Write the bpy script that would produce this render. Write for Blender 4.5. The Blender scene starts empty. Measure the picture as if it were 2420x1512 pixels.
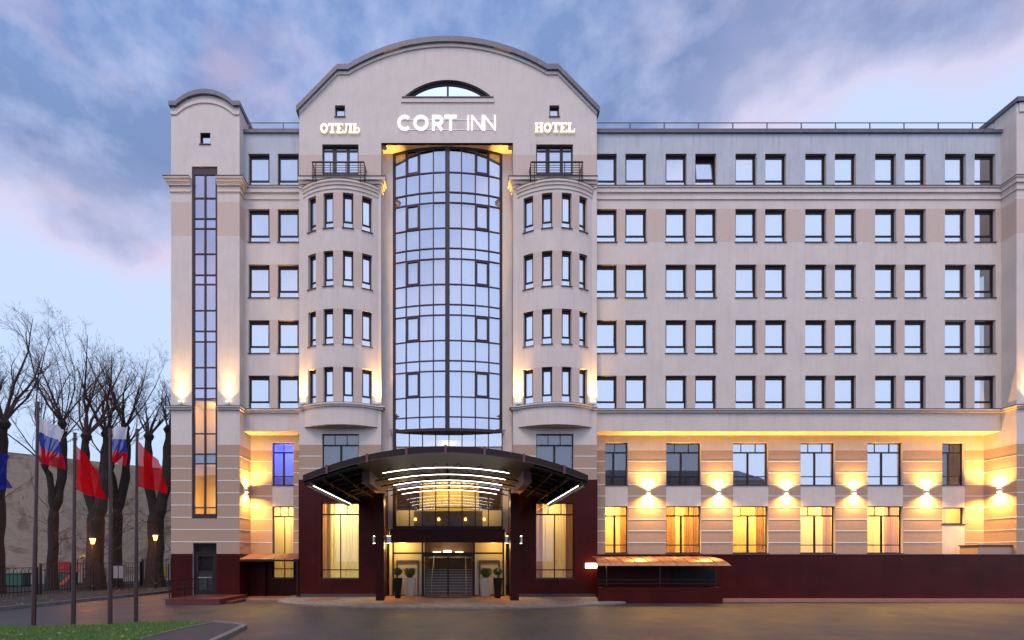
import bpy, math, random
from mathutils import Vector, Matrix
R = math.radians
random.seed(7)
sc = bpy.context.scene
col = sc.collection

# ------------------------------------------------------------------ camera
# shift-lens view, level camera; the hotel front is the plane y = 0, 30 m away
F = 1200.0; VX = 1085.0; VY = 1316.0; EYE = 2.5; CY = -30.0; W = 2419.2; H = 1512.0
cd = bpy.data.cameras.new('camera'); cam = bpy.data.objects.new('camera', cd); col.objects.link(cam)
cam.location = (0, CY, EYE); cam.rotation_euler = (R(90), 0, 0)
cd.sensor_width = 36; cd.lens = 36 * F / W
cd.shift_x = (W / 2 - VX) / W; cd.shift_y = (VY - H / 2) / W
cd.clip_end = 2000
sc.camera = cam
def WX(px, y=0): return (px - VX) * (y - CY) / F
def WZ(py, y=0): return EYE + (VY - py) * (y - CY) / F

# ------------------------------------------------------------------ world
world = bpy.data.worlds.new('World'); sc.world = world; world.use_nodes = True
nt = world.node_tree; nt.nodes.clear()
def N(t, typ, **kw):
    n = t.nodes.new(typ)
    for k, v in kw.items():
        if k in n.inputs: n.inputs[k].default_value = v
        else: setattr(n, k, v)
    return n
def ramp(t, fac, stops, interp='LINEAR'):
    n = t.nodes.new('ShaderNodeValToRGB'); n.color_ramp.interpolation = interp
    els = n.color_ramp.elements
    while len(els) > 1: els.remove(els[0])
    els[0].position = stops[0][0]; els[0].color = tuple(stops[0][1]) + (1,)
    for p, c in stops[1:]:
        e = els.new(p); e.color = tuple(c) + (1,)
    if fac is not None: t.links.new(fac, n.inputs[0])
    return n
def mathn(t, op, a, b=None, clamp=False):
    n = t.nodes.new('ShaderNodeMath'); n.operation = op; n.use_clamp = clamp
    for i, v in enumerate((a, b)):
        if v is None: continue
        if isinstance(v, (int, float)): n.inputs[i].default_value = v
        else: t.links.new(v, n.inputs[i])
    return n.outputs[0]
def mixc(t, fac, a, b, mode='MIX'):
    n = t.nodes.new('ShaderNodeMix'); n.data_type = 'RGBA'; n.blend_type = mode
    for i, v in ((0, fac), (6, a), (7, b)):
        if isinstance(v, (int, float)): n.inputs[i].default_value = v
        elif isinstance(v, (tuple, list)): n.inputs[i].default_value = tuple(v) + (1,)
        else: t.links.new(v, n.inputs[i])
    return n.outputs[2]

tc = N(nt, 'ShaderNodeTexCoord')
sep = N(nt, 'ShaderNodeSeparateXYZ'); nt.links.new(tc.outputs['Generated'], sep.inputs[0])
mp = N(nt, 'ShaderNodeMapping'); mp.inputs['Scale'].default_value = (1.7, 1.7, 2.6)
mp.inputs['Rotation'].default_value = (0, R(14), 0); mp.inputs['Location'].default_value = (3.1, 1.7, .4)
nt.links.new(tc.outputs['Generated'], mp.inputs[0])
n1 = N(nt, 'ShaderNodeTexNoise', Scale=2.4, Detail=6.0, Roughness=.5); nt.links.new(mp.outputs[0], n1.inputs['Vector'])
n2 = N(nt, 'ShaderNodeTexNoise', Scale=5.4, Detail=7.0, Roughness=.58); nt.links.new(mp.outputs[0], n2.inputs['Vector'])
n3 = N(nt, 'ShaderNodeTexNoise', Scale=3.6, Detail=4.0, Roughness=.5); 
mp3 = N(nt, 'ShaderNodeMapping'); mp3.inputs['Location'].default_value = (8, 2, 5); mp3.inputs['Scale'].default_value = (1.5, 1.5, 2.7); mp3.inputs['Rotation'].default_value = (0, R(-18), 0)
nt.links.new(tc.outputs['Generated'], mp3.inputs[0]); nt.links.new(mp3.outputs[0], n3.inputs['Vector'])
zp = mathn(nt, 'ADD', sep.outputs[2], mathn(nt, 'MULTIPLY', mathn(nt, 'SUBTRACT', n1.outputs[0], .5), .26))
# the cloud deck starts lower on the left than on the right
xr = N(nt, 'ShaderNodeMapRange', interpolation_type='SMOOTHSTEP'); nt.links.new(sep.outputs[0], xr.inputs[0])
xr.inputs[1].default_value = -.25; xr.inputs[2].default_value = .45; xr.inputs[3].default_value = 0; xr.inputs[4].default_value = .135
zp = mathn(nt, 'SUBTRACT', zp, xr.outputs[0])
base = ramp(nt, zp, [(0, (.50, .57, .78)), (.22, (.53, .67, .93)), (.40, (.53, .66, .92)), (.455, (.62, .60, .79)), (.50, (.28, .33, .54)),
                     (.55, (.18, .255, .47)), (.66, (.19, .29, .56)), (.85, (.17, .26, .54))])
light = ramp(nt, n2.outputs[0], [(.46, (0, 0, 0)), (.70, (1, 1, 1))])
c1 = mixc(nt, mathn(nt, 'MULTIPLY', light.outputs[0], .6), base.outputs[0], (.50, .57, .82), 'LIGHTEN')
pinkm = ramp(nt, n3.outputs[0], [(.53, (0, 0, 0)), (.68, (1, 1, 1))])
band = ramp(nt, sep.outputs[2], [(.34, (0, 0, 0)), (.46, (1, 1, 1)), (.62, (1, 1, 1)), (.74, (.12, .12, .12))])
pk = mathn(nt, 'MULTIPLY', mathn(nt, 'MULTIPLY', pinkm.outputs[0], band.outputs[0]), .5)
c2 = mixc(nt, pk, c1, (.74, .52, .62))
# behind the viewer the sky still holds the evening light
back = N(nt, 'ShaderNodeMapRange'); nt.links.new(sep.outputs[1], back.inputs[0])
back.inputs[1].default_value = .25; back.inputs[2].default_value = -.5; back.inputs[3].default_value = 1.0; back.inputs[4].default_value = 1.72
bm = N(nt, 'ShaderNodeMapRange'); nt.links.new(sep.outputs[1], bm.inputs[0])
bm.inputs[1].default_value = .1; bm.inputs[2].default_value = -.35; bm.inputs[3].default_value = 0; bm.inputs[4].default_value = .55
c3 = mixc(nt, bm.outputs[0], c2, (.56, .65, .92))
bg1 = N(nt, 'ShaderNodeBackground'); nt.links.new(c3, bg1.inputs[0]); nt.links.new(back.outputs[0], bg1.inputs[1])
SUN_EL, SUN_ROT = R(58), R(200)
sky = N(nt, 'ShaderNodeTexSky', sky_type='NISHITA', sun_disc=False, sun_elevation=SUN_EL, sun_rotation=SUN_ROT)
bg2 = N(nt, 'ShaderNodeBackground'); nt.links.new(sky.outputs[0], bg2.inputs[0]); bg2.inputs[1].default_value = .012
ad = N(nt, 'ShaderNodeAddShader'); nt.links.new(bg1.outputs[0], ad.inputs[0]); nt.links.new(bg2.outputs[0], ad.inputs[1])
wo = N(nt, 'ShaderNodeOutputWorld'); nt.links.new(ad.outputs[0], wo.inputs[0])
world.cycles.sampling_method = 'MANUAL'; world.cycles.sample_map_resolution = 512

sd = bpy.data.lights.new('sun', 'SUN'); sd.energy = 1.6; sd.angle = R(20); sd.color = (1, .77, .58)
sun = bpy.data.objects.new('sun', sd); col.objects.link(sun)
sun.rotation_euler = (R(32), 0, R(-20))

sc.view_settings.view_transform = 'Standard'; sc.view_settings.look = 'None'
sc.view_settings.exposure = 0.15; sc.view_settings.gamma = 1
sc.render.engine = 'CYCLES'
sc.cycles.use_denoising = True
sc.cycles.max_bounces = 7; sc.cycles.diffuse_bounces = 3; sc.cycles.glossy_bounces = 3
sc.cycles.transparent_max_bounces = 10; sc.cycles.transmission_bounces = 3
sc.cycles.sample_clamp_indirect = 4; sc.cycles.caustics_reflective = False; sc.cycles.caustics_refractive = False

# ------------------------------------------------------------------ materials
def newmat(name):
    m = bpy.data.materials.new(name); m.use_nodes = True
    t = m.node_tree; b = t.nodes['Principled BSDF']
    return m, t, b
def rough_mat(name, c1, c2, scale=6, rough=.8, bump=.15, bscale=60, streak=0, metal=0, spec=.5, streakcol=(.2, .19, .2)):
    m, t, b = newmat(name)
    geo = N(t, 'ShaderNodeNewGeometry')
    n = N(t, 'ShaderNodeTexNoise', Scale=scale, Detail=6.0, Roughness=.6); t.links.new(geo.outputs['Position'], n.inputs['Vector'])
    r = ramp(t, n.outputs[0], [(.3, c1), (.7, c2)])
    c = r.outputs[0]
    if streak:
        mpn = N(t, 'ShaderNodeMapping'); mpn.inputs['Scale'].default_value = (3.6, 3.6, .30)
        t.links.new(geo.outputs['Position'], mpn.inputs[0])
        ns = N(t, 'ShaderNodeTexNoise', Scale=1.6, Detail=5.0, Roughness=.62); t.links.new(mpn.outputs[0], ns.inputs['Vector'])
        rs = ramp(t, ns.outputs[0], [(.50, (0, 0, 0)), (.72, (1, 1, 1))])
        c = mixc(t, mathn(t, 'MULTIPLY', rs.outputs[0], streak), c, streakcol)
    t.links.new(c, b.inputs['Base Color'])
    b.inputs['Roughness'].default_value = rough; b.inputs['Metallic'].default_value = metal
    b.inputs['Specular IOR Level'].default_value = spec
    if bump:
        nb = N(t, 'ShaderNodeTexNoise', Scale=bscale, Detail=4.0); t.links.new(geo.outputs['Position'], nb.inputs['Vector'])
        bp = N(t, 'ShaderNodeBump', Strength=bump, Distance=.02); t.links.new(nb.outputs[0], bp.inputs['Height'])
        t.links.new(bp.outputs[0], b.inputs['Normal'])
    return m
def flat(name, c, rough=.5, metal=0, spec=.5):
    m, t, b = newmat(name); b.inputs['Base Color'].default_value = tuple(c) + (1,)
    b.inputs['Roughness'].default_value = rough; b.inputs['Metallic'].default_value = metal
    b.inputs['Specular IOR Level'].default_value = spec
    return m
def emit(name, c, s):
    m, t, b = newmat(name); b.inputs['Base Color'].default_value = (0, 0, 0, 1)
    b.inputs['Emission Color'].default_value = tuple(c) + (1,); b.inputs['Emission Strength'].default_value = s
    return m
def glass(name, refl, tint=(.95, .97, 1), trans=(.9, .92, .95), rough=0.0):
    m, t, b = newmat(name); t.nodes.remove(b)
    out = t.nodes['Material Output']
    g = N(t, 'ShaderNodeBsdfGlossy'); g.inputs['Color'].default_value = tuple(tint) + (1,); g.inputs['Roughness'].default_value = rough
    tr = N(t, 'ShaderNodeBsdfTransparent'); tr.inputs['Color'].default_value = tuple(trans) + (1,)
    fr = N(t, 'ShaderNodeFresnel', IOR=1.5)
    fac = mathn(t, 'ADD', fr.outputs[0], refl, True)
    mx = N(t, 'ShaderNodeMixShader'); t.links.new(fac, mx.inputs[0]); t.links.new(tr.outputs[0], mx.inputs[1]); t.links.new(g.outputs[0], mx.inputs[2])
    t.links.new(mx.outputs[0], out.inputs[0])
    return m
M = {}
M['plaster'] = rough_mat('plaster', (.56, .475, .42), (.625, .535, .475), 1.1, .85, .10, 45, .22, streakcol=(.33, .30, .30))
M['plaster_grey'] = rough_mat('plaster_grey', (.40, .415, .45), (.47, .48, .51), .9, .85, .08, 45, .55, streakcol=(.29, .30, .33))
M['stucco'] = rough_mat('stucco', (.50, .375, .315), (.60, .465, .395), 26, .9, .5, 70, .18, streakcol=(.40, .30, .26))
M['stone'] = rough_mat('stone', (.32, .208, .148), (.44, .305, .222), 18, .85, .35, 60, .22, streakcol=(.34, .27, .24))
M['joint'] = flat('joint', (.74, .68, .62), .8)
M['granite'] = rough_mat('granite', (.040, .004, .003), (.062, .0075, .0055), 40, .32, .02, 90, spec=.16)
def add_panels(m, sx=.8, lo=.86):
    t = m.node_tree; b = t.nodes['Principled BSDF']; src = b.inputs['Base Color'].links[0].from_socket
    geo = N(t, 'ShaderNodeNewGeometry'); mpn = N(t, 'ShaderNodeMapping'); mpn.inputs['Rotation'].default_value = (R(-90), 0, 0); t.links.new(geo.outputs['Position'], mpn.inputs[0])
    br = N(t, 'ShaderNodeTexBrick', Scale=sx); t.links.new(mpn.outputs[0], br.inputs['Vector']); br.offset = 0
    br.inputs['Color1'].default_value = (1, 1, 1, 1); br.inputs['Color2'].default_value = (lo, lo, lo, 1); br.inputs['Mortar'].default_value = (.45, .45, .45, 1)
    br.inputs['Mortar Size'].default_value = .006; br.inputs['Row Height'].default_value = .55; br.inputs['Brick Width'].default_value = .75
    n2_ = N(t, 'ShaderNodeTexNoise', Scale=.7, Detail=5.0); t.links.new(geo.outputs['Position'], n2_.inputs['Vector'])
    r2 = ramp(t, n2_.outputs[0], [(.3, (.75, .75, .75)), (.7, (1.2, 1.2, 1.2))])
    t.links.new(mixc(t, 1.0, mixc(t, 1.0, src, br.outputs[0], 'MULTIPLY'), r2.outputs[0], 'MULTIPLY'), b.inputs['Base Color'])
add_panels(M['granite'])
M['granite_tile'] = rough_mat('granite_tile', (.09, .022, .020), (.14, .035, .03), 30, .35, .05, 90)
M['coping'] = rough_mat('coping', (.085, .08, .105), (.13, .12, .15), 3, .5, .05, 30)
M['sheet'] = flat('sheet', (.05, .035, .035), .45)
M['frame'] = flat('frame', (.016, .007, .009), .5, 0, .3)
M['curtframe'] = flat('curtframe', (.038, .020, .028), .5, 0, .3)
M['metal'] = flat('metal', (.028, .018, .018), .4, .3)
M['silver'] = flat('silver', (.55, .55, .58), .35, .8)
M['rail'] = flat('rail', (.09, .05, .055), .45, .2)
M['glass'] = glass('glass', .47)
M['glass_bay'] = glass('glass_bay', .42, (.90, .92, 1.0))
M['glass_lit'] = glass('glass_lit', .05)
M['glass_dark'] = glass('glass_dark', .09)
M['glass_lobby'] = glass('glass_lobby', .13)
M['glass_door'] = glass('glass_door', .03)
def curtain_mat(name, c, tr=.35):
    m, t, b = newmat(name); t.nodes.remove(b); out = t.nodes['Material Output']
    d = N(t, 'ShaderNodeBsdfDiffuse'); d.inputs[0].default_value = tuple(c) + (1,)
    s = N(t, 'ShaderNodeBsdfTranslucent'); s.inputs[0].default_value = tuple(c) + (1,)
    mx = N(t, 'ShaderNodeMixShader'); mx.inputs[0].default_value = tr
    t.links.new(d.outputs[0], mx.inputs[1]); t.links.new(s.outputs[0], mx.inputs[2]); t.links.new(mx.outputs[0], out.inputs[0])
    return m
M['curtain'] = curtain_mat('curtain', (.92, .92, .93), .1)
M['curtain_grey'] = curtain_mat('curtain_grey', (.24, .22, .23), .1)
M['drape'] = curtain_mat('drape', (.55, .33, .24), .5)
M['sheer'] = curtain_mat('sheer', (.9, .84, .62), .6)
M['cream'] = flat('cream', (.80, .70, .48), .8)
M['yellow_wall'] = flat('yellow_wall', (.82, .62, .16), .8)
M['dark_room'] = flat('dark_room', (.05, .04, .04), .9)
M['dark_wood'] = flat('dark_wood', (.10, .05, .03), .5)
M['tread'] = flat('tread', (.095, .065, .055), .35)
M['nosing'] = flat('nosing', (.36, .30, .27), .4)
M['spandrel'] = flat('spandrel', (.66, .72, .78), .5)
M['led'] = emit('led', (1, .96, .90), 9)
M['letter'] = emit('letter', (1, 1, 1), 1.25)
M['letter_old'] = emit('letter_old', (1, 1, .93), 1.3)
M['letter_side'] = emit('letter_side', (1, .93, .55), .7)
M['bulb'] = emit('bulb', (1, .80, .42), 26)
M['bulb_orange'] = emit('bulb_orange', (1, .42, .07), 9)
M['ceil_lamp'] = emit('ceil_lamp', (1, .86, .45), 9)
M['black_pot'] = flat('black_pot', (.004, .004, .004), .5, 0, .2)
M['white_pot'] = flat('white_pot', (.42, .355, .28), .45)
M['foliage'] = rough_mat('foliage', (.03, .06, .012), (.09, .14, .03), 14, .7, 0)
M['grassy'] = rough_mat('grassy', (.035, .07, .015), (.08, .13, .03), 14, .8, 0)
M['twiggy'] = rough_mat('twiggy', (.10, .12, .04), (.16, .14, .07), 14, .8, 0)
M['bark'] = rough_mat('bark', (.010, .007, .007), (.032, .022, .020), 9, .95, .6, 25)
M['twig'] = flat('twig', (.050, .028, .026), .8)
M['soil'] = rough_mat('soil', (.004, .003, .0025), (.014, .010, .007), 3, .95, .6, 14)
M['kerb'] = rough_mat('kerb', (.10, .09, .085), (.20, .17, .15), 5, .8, .3, 40)
M['kerb_pink'] = rough_mat('kerb_pink', (.30, .11, .085), (.38, .15, .11), 5, .6, .1, 40)
M['terracotta'] = rough_mat('terracotta', (.22, .095, .06), (.30, .14, .09), 6, .5, .1, 40)
M['mat'] = flat('mat', (.035, .03, .028), .9)
M['roof'] = flat('roof', (.08, .075, .09), .6)
M['pole'] = flat('pole', (.060, .030, .030), .4, .3)
def asphalt():
    m, t, b = newmat('asphalt')
    geo = N(t, 'ShaderNodeNewGeometry')
    n = N(t, 'ShaderNodeTexNoise', Scale=.5, Detail=9.0, Roughness=.68); t.links.new(geo.outputs['Position'], n.inputs['Vector'])
    nf = N(t, 'ShaderNodeTexNoise', Scale=45, Detail=3.0); t.links.new(geo.outputs['Position'], nf.inputs['Vector'])
    r = ramp(t, n.outputs[0], [(.3, (.016, .017, .021)), (.5, (.030, .029, .033)), (.7, (.046, .043, .045))])
    rf = ramp(t, nf.outputs[0], [(.35, (.75, .75, .75)), (.7, (1.2, 1.2, 1.2))])
    t.links.new(mixc(t, 1.0, r.outputs[0], rf.outputs[0], 'MULTIPLY'), b.inputs['Base Color'])
    rr = N(t, 'ShaderNodeMapRange'); t.links.new(n.outputs[0], rr.inputs[0])
    rr.inputs[1].default_value = .35; rr.inputs[2].default_value = .7; rr.inputs[3].default_value = .44; rr.inputs[4].default_value = .66
    t.links.new(rr.outputs[0], b.inputs['Roughness'])
    bp = N(t, 'ShaderNodeBump', Strength=.35, Distance=.01); t.links.new(nf.outputs[0], bp.inputs['Height']); t.links.new(bp.outputs[0], b.inputs['Normal'])
    return m
M['asphalt'] = asphalt()
def cobbles():
    m, t, b = newmat('cobbles')
    geo = N(t, 'ShaderNodeNewGeometry')
    v = N(t, 'ShaderNodeTexVoronoi', Scale=9.0, feature='DISTANCE_TO_EDGE'); t.links.new(geo.outputs['Position'], v.inputs['Vector'])
    v2 = N(t, 'ShaderNodeTexVoronoi', Scale=9.0); t.links.new(geo.outputs['Position'], v2.inputs['Vector'])
    sp = N(t, 'ShaderNodeSeparateColor'); t.links.new(v2.outputs['Color'], sp.inputs[0])
    r = ramp(t, sp.outputs[0], [(0, (.15, .12, .11)), (1, (.36, .30, .26))])
    e = ramp(t, v.outputs[0], [(.0, (.25, .25, .25)), (.09, (1, 1, 1))])
    t.links.new(mixc(t, 1.0, r.outputs[0], e.outputs[0], 'MULTIPLY'), b.inputs['Base Color'])
    b.inputs['Roughness'].default_value = .55
    bp = N(t, 'ShaderNodeBump', Strength=.8, Distance=.02); t.links.new(e.outputs[0], bp.inputs['Height']); t.links.new(bp.outputs[0], b.inputs['Normal'])
    return m
M['cobbles'] = cobbles()
M['copper'] = rough_mat('copper', (.42, .17, .07), (.60, .27, .12), 4, .28, .1, 8, metal=.75)
M['rust_roof'] = rough_mat('rust_roof', (.20, .085, .05), (.30, .14, .09), 5, .45, .1, 20)
def old_wall():
    m, t, b = newmat('old_wall')
    geo = N(t, 'ShaderNodeNewGeometry')
    n = N(t, 'ShaderNodeTexNoise', Scale=.34, Detail=9.0, Roughness=.62, Distortion=.8); t.links.new(geo.outputs['Position'], n.inputs['Vector'])
    r = ramp(t, n.outputs[0], [(.34, (.20, .135, .095)), (.42, (.27, .20, .155)), (.46, (.36, .285, .225)), (.52, (.39, .31, .25)), (.54, (.31, .255, .215)), (.60, (.37, .30, .24)), (.66, (.44, .375, .32))])
    br = N(t, 'ShaderNodeTexBrick', Scale=1.6); t.links.new(geo.outputs['Position'], br.inputs['Vector'])
    mpn = N(t, 'ShaderNodeMapping'); mpn.inputs['Rotation'].default_value = (R(90), 0, 0); t.links.new(geo.outputs['Position'], mpn.inputs[0]); t.links.new(mpn.outputs[0], br.inputs['Vector'])
    br.inputs['Color1'].default_value = (1, 1, 1, 1); br.inputs['Color2'].default_value = (.9, .9, .9, 1); br.inputs['Mortar'].default_value = (.7, .7, .7, 1)
    t.links.new(mixc(t, .55, r.outputs[0], mixc(t, 1.0, r.outputs[0], br.outputs[0], 'MULTIPLY')), b.inputs['Base Color'])
    b.inputs['Roughness'].default_value = .9
    return m
M['old_wall'] = old_wall()

# ------------------------------------------------------------------ mesh helpers
class MB:
    def __init__(s): s.v = []; s.f = []; s.m = []; s.smooth = False
    def face(s, pts, m=0):
        i = len(s.v); s.v += [tuple(p) for p in pts]; s.f.append(tuple(range(i, i + len(pts)))); s.m.append(m)
    def box(s, x0, x1, y0, y1, z0, z1, m=0):
        i = len(s.v)
        s.v += [(x0, y0, z0), (x1, y0, z0), (x1, y1, z0), (x0, y1, z0), (x0, y0, z1), (x1, y0, z1), (x1, y1, z1), (x0, y1, z1)]
        for q in ((0, 3, 2, 1), (4, 5, 6, 7), (0, 1, 5, 4), (1, 2, 6, 5), (2, 3, 7, 6), (3, 0, 4, 7)):
            s.f.append(tuple(i + k for k in q)); s.m.append(m)
    def tube(s, pts, rads, n=6, m=0, cap=True):
        pts = [Vector(p) for p in pts]; rings = []
        if not isinstance(rads, (list, tuple)): rads = [rads] * len(pts)
        up = Vector((.13, .31, 1)).normalized()
        d0 = (pts[1] - pts[0]).normalized()
        if abs(d0.dot(up)) > .9: up = Vector((1, .1, 0)).normalized()
        for k, p in enumerate(pts):
            d = (pts[min(k + 1, len(pts) - 1)] - pts[max(k - 1, 0)])
            if d.length < 1e-9: d = Vector((0, 0, 1))
            d.normalize()
            a = (up - d * up.dot(d)); a = a.normalized() if a.length > 1e-5 else d.orthogonal().normalized()
            b = d.cross(a); i = len(s.v)
            for q in range(n):
                t = 2 * math.pi * q / n
                s.v.append(tuple(p + (a * math.cos(t) + b * math.sin(t)) * rads[k]))
            rings.append(i)
        for a, b in zip(rings, rings[1:]):
            for q in range(n):
                s.f.append((a + q, a + (q + 1) % n, b + (q + 1) % n, b + q)); s.m.append(m)
        if cap:
            s.f.append(tuple(rings[0] + q for q in reversed(range(n)))); s.m.append(m)
            s.f.append(tuple(rings[-1] + q for q in range(n))); s.m.append(m)
    def lathe(s, prof, cx, cy, n=24, m=0):
        i0 = len(s.v)
        for r, z in prof:
            for q in range(n):
                t = 2 * math.pi * q / n; s.v.append((cx + r * math.cos(t), cy + r * math.sin(t), z))
        for k in range(len(prof) - 1):
            for q in range(n):
                a = i0 + k * n; b = a + n
                s.f.append((a + q, a + (q + 1) % n, b + (q + 1) % n, b + q)); s.m.append(m)
        s.f.append(tuple(i0 + q for q in reversed(range(n)))); s.m.append(m)
        s.f.append(tuple(i0 + (len(prof) - 1) * n + q for q in range(n))); s.m.append(m)
    def mesh(s, name, mats):
        me = bpy.data.meshes.new(name); me.from_pydata(s.v, [], s.f)
        for m in (mats if isinstance(mats, (list, tuple)) else [mats]): me.materials.append(m)
        me.polygons.foreach_set('material_index', s.m)
        if s.smooth: me.polygons.foreach_set('use_smooth', [True] * len(s.f))
        me.update(); return me
    def build(s, name, mats, parent=None, loc=(0, 0, 0), rz=0):
        o = bpy.data.objects.new(name, s.mesh(name, mats)); col.objects.link(o)
        o.location = loc; o.rotation_euler = (0, 0, rz)
        if parent is not None: o.parent = parent
        return o
def link(name, me, parent=None, loc=(0, 0, 0), rz=0):
    o = bpy.data.objects.new(name, me); col.objects.link(o); o.location = loc; o.rotation_euler = (0, 0, rz)
    if parent is not None: o.parent = parent
    return o
def empty(name, loc=(0, 0, 0), rz=0):
    o = bpy.data.objects.new(name, None); col.objects.link(o); o.location = loc; o.rotation_euler = (0, 0, rz); o.empty_display_size = .3
    return o
def tag(o, label=None, cat=None, group=None, kind=None):
    if label: o['label'] = label
    if cat: o['category'] = cat
    if group: o['group'] = group
    if kind: o['kind'] = kind
    return o
def copy_tree(o, parent=None):
    c = o.copy(); col.objects.link(c); c.parent = parent
    for ch in list(o.children): copy_tree(ch, c)
    return c
def lamp(name, kind, loc, energy, color, parent, size=.05, spot=None, blend=.5, rot=(0, 0, 0)):
    d = bpy.data.lights.new(name, kind); d.energy = energy; d.color = color
    if kind in ('POINT', 'SPOT'): d.shadow_soft_size = size
    if kind == 'AREA': d.size = size
    if spot: d.spot_size = R(spot); d.spot_blend = blend
    o = bpy.data.objects.new(name, d); col.objects.link(o); o.location = loc; o.rotation_euler = rot; o.parent = parent
    return o
UP = (R(180), 0, 0)

def wall(mb, f, u0, u1, z0, z1, holes=(), zone=None, depth=.17, nu=0, reveal=0, joints=(), jskip=(), jm=2):
    """wall sheet in (u, z) with real openings and their reveals; zone(u, z) gives the material index"""
    us = {u0, u1}; zs = {z0, z1}
    for a, b, c, d in holes:
        us |= {min(max(a, u0), u1), min(max(b, u0), u1)}; zs |= {min(max(c, z0), z1), min(max(d, z0), z1)}
    if zone and hasattr(zone, 'zs'): zs |= {z for z in zone.zs if z0 < z < z1}
    if zone and hasattr(zone, 'us'): us |= {u for u in zone.us if u0 < u < u1}
    if nu:
        for k in range(1, nu): us.add(u0 + (u1 - u0) * k / nu)
    us = sorted(us); zs = sorted(zs)
    def P(u, z, d=0):
        x, y = f(u, d); return (x, y, z)
    for a, b in zip(us, us[1:]):
        if b - a < 1e-5: continue
        for c, d in zip(zs, zs[1:]):
            if d - c < 1e-5: continue
            um, zm = (a + b) / 2, (c + d) / 2
            if any(h[0] < um < h[1] and h[2] < zm < h[3] for h in holes): continue
            mb.face([P(a, c), P(b, c), P(b, d), P(a, d)], zone(um, zm) if zone else 0)
    for h in holes:
        a, b, c, d = h[:4]
        uu = [a] + [u for u in us if a < u < b] + [b]
        for p, q in zip(uu, uu[1:]):
            mb.face([P(p, d), P(q, d), P(q, d, depth), P(p, d, depth)], reveal)
            mb.face([P(p, c), P(q, c), P(q, c, depth), P(p, c, depth)], reveal)
        for e in (a, b):
            mb.face([P(e, c), P(e, d), P(e, d, depth), P(e, c, depth)], reveal)
    for zj in joints:
        segs = [(u0, u1)]
        for h in list(holes) + list(jskip):
            if h[2] - .02 < zj < h[3] + .02:
                ns = []
                for s0, s1 in segs:
                    if h[1] <= s0 or h[0] >= s1: ns.append((s0, s1)); continue
                    if h[0] > s0: ns.append((s0, h[0]))
                    if h[1] < s1: ns.append((h[1], s1))
                segs = ns
        for s0, s1 in segs:
            if s1 - s0 < .05: continue
            k = max(1, int(nu * (s1 - s0) / (u1 - u0))) if nu else 1
            for i in range(k):
                a = s0 + (s1 - s0) * i / k; b = s0 + (s1 - s0) * (i + 1) / k; t = .022; e = -.012
                mb.face([P(a, zj - t, e), P(b, zj - t, e), P(b, zj + t, e), P(a, zj + t, e)], jm)
                mb.face([P(a, zj + t, e), P(b, zj + t, e), P(b, zj + t, 0), P(a, zj + t, 0)], jm)
                mb.face([P(a, zj - t, e), P(b, zj - t, e), P(b, zj - t, 0), P(a, zj - t, 0)], jm)
def flatf(y0): return lambda u, d: (u, y0 + d)
def sidef(x0): return lambda u, d: (x0 - d, u)       # wall facing +x, u runs along y
def sidel(x0): return lambda u, d: (x0 + d, u)       # wall facing -x
def offset(path, d):
    out = []
    for i, p in enumerate(path):
        p = Vector(p)
        ns = []
        if i > 0: e = (p - Vector(path[i - 1])).normalized(); ns.append(Vector((e.y, -e.x)))
        if i < len(path) - 1: e = (Vector(path[i + 1]) - p).normalized(); ns.append(Vector((e.y, -e.x)))
        n = sum(ns, Vector((0, 0))); n = n / max(n.length_squared, 1e-6) * (2 if len(ns) == 2 else 1) if len(ns) == 2 else ns[0]
        out.append(p + n * d)
    return out
def runs(name, mat, items):
    for path, prof in items:
        mb = MB(); molding(mb, path, prof); mb.build(name, mat, hotel)
def molding(mb, path, prof, m=0, back=.0):
    for z0, z1, pr in prof:
        o = offset(path, pr); q = offset(path, -back)
        for i in range(len(path) - 1):
            a, b, c, d = o[i], o[i + 1], q[i + 1], q[i]
            mb.face([(a.x, a.y, z0), (b.x, b.y, z0), (b.x, b.y, z1), (a.x, a.y, z1)], m)
            mb.face([(a.x, a.y, z1), (b.x, b.y, z1), (c.x, c.y, z1), (d.x, d.y, z1)], m)
            mb.face([(a.x, a.y, z0), (b.x, b.y, z0), (c.x, c.y, z0), (d.x, d.y, z0)], m)
        for k in (0, -1):
            a, d = o[k], q[k]
            mb.face([(a.x, a.y, z0), (d.x, d.y, z0), (d.x, d.y, z1), (a.x, a.y, z1)], m)

# ------------------------------------------------------------------ windows (local: x right, z up, +y into the wall, z=0 at the sill)
def frame_mesh(w, h, bars, t=.07, dep=.17, mat='frame', bd=.07):
    mb = MB(); x0, x1 = -w / 2, w / 2
    mb.box(x0, x0 + t, dep - .01, dep + bd, 0, h); mb.box(x1 - t, x1, dep - .01, dep + bd, 0, h)
    mb.box(x0 + t, x1 - t, dep - .01, dep + bd, 0, t); mb.box(x0 + t, x1 - t, dep - .01, dep + bd, h - t, h)
    for k, (a, b, c, d) in enumerate(bars):
        e = .003 * (k % 4 + 1)
        mb.box(x0 + max(a, t), x0 + min(b, w - t), dep + e, dep + bd - .006 - e, max(c, t), min(d, h - t))
    return mb.mesh('window_frame', M[mat])
def pane_mesh(w, h, mat, dep=.17, tilt=.004):
    mb = MB(); y = dep + .03; r = [random.uniform(-tilt, tilt) for _ in range(4)]
    mb.face([(-w / 2 + .02, y + r[0], .02), (w / 2 - .02, y + r[1], .02), (w / 2 - .02, y + r[0] * .5 + r[1], h - .02), (-w / 2 + .02, y + r[0] * .5 + r[0], h - .02)])
    return mb.mesh('pane', M[mat])
def sill_mesh(w, dep=.17, pr=.06):
    mb = MB(); mb.box(-w / 2 - .04, w / 2 + .04, -pr, dep - .012, -.028, .006)
    return mb.mesh('sill', M['sheet'])
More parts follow.
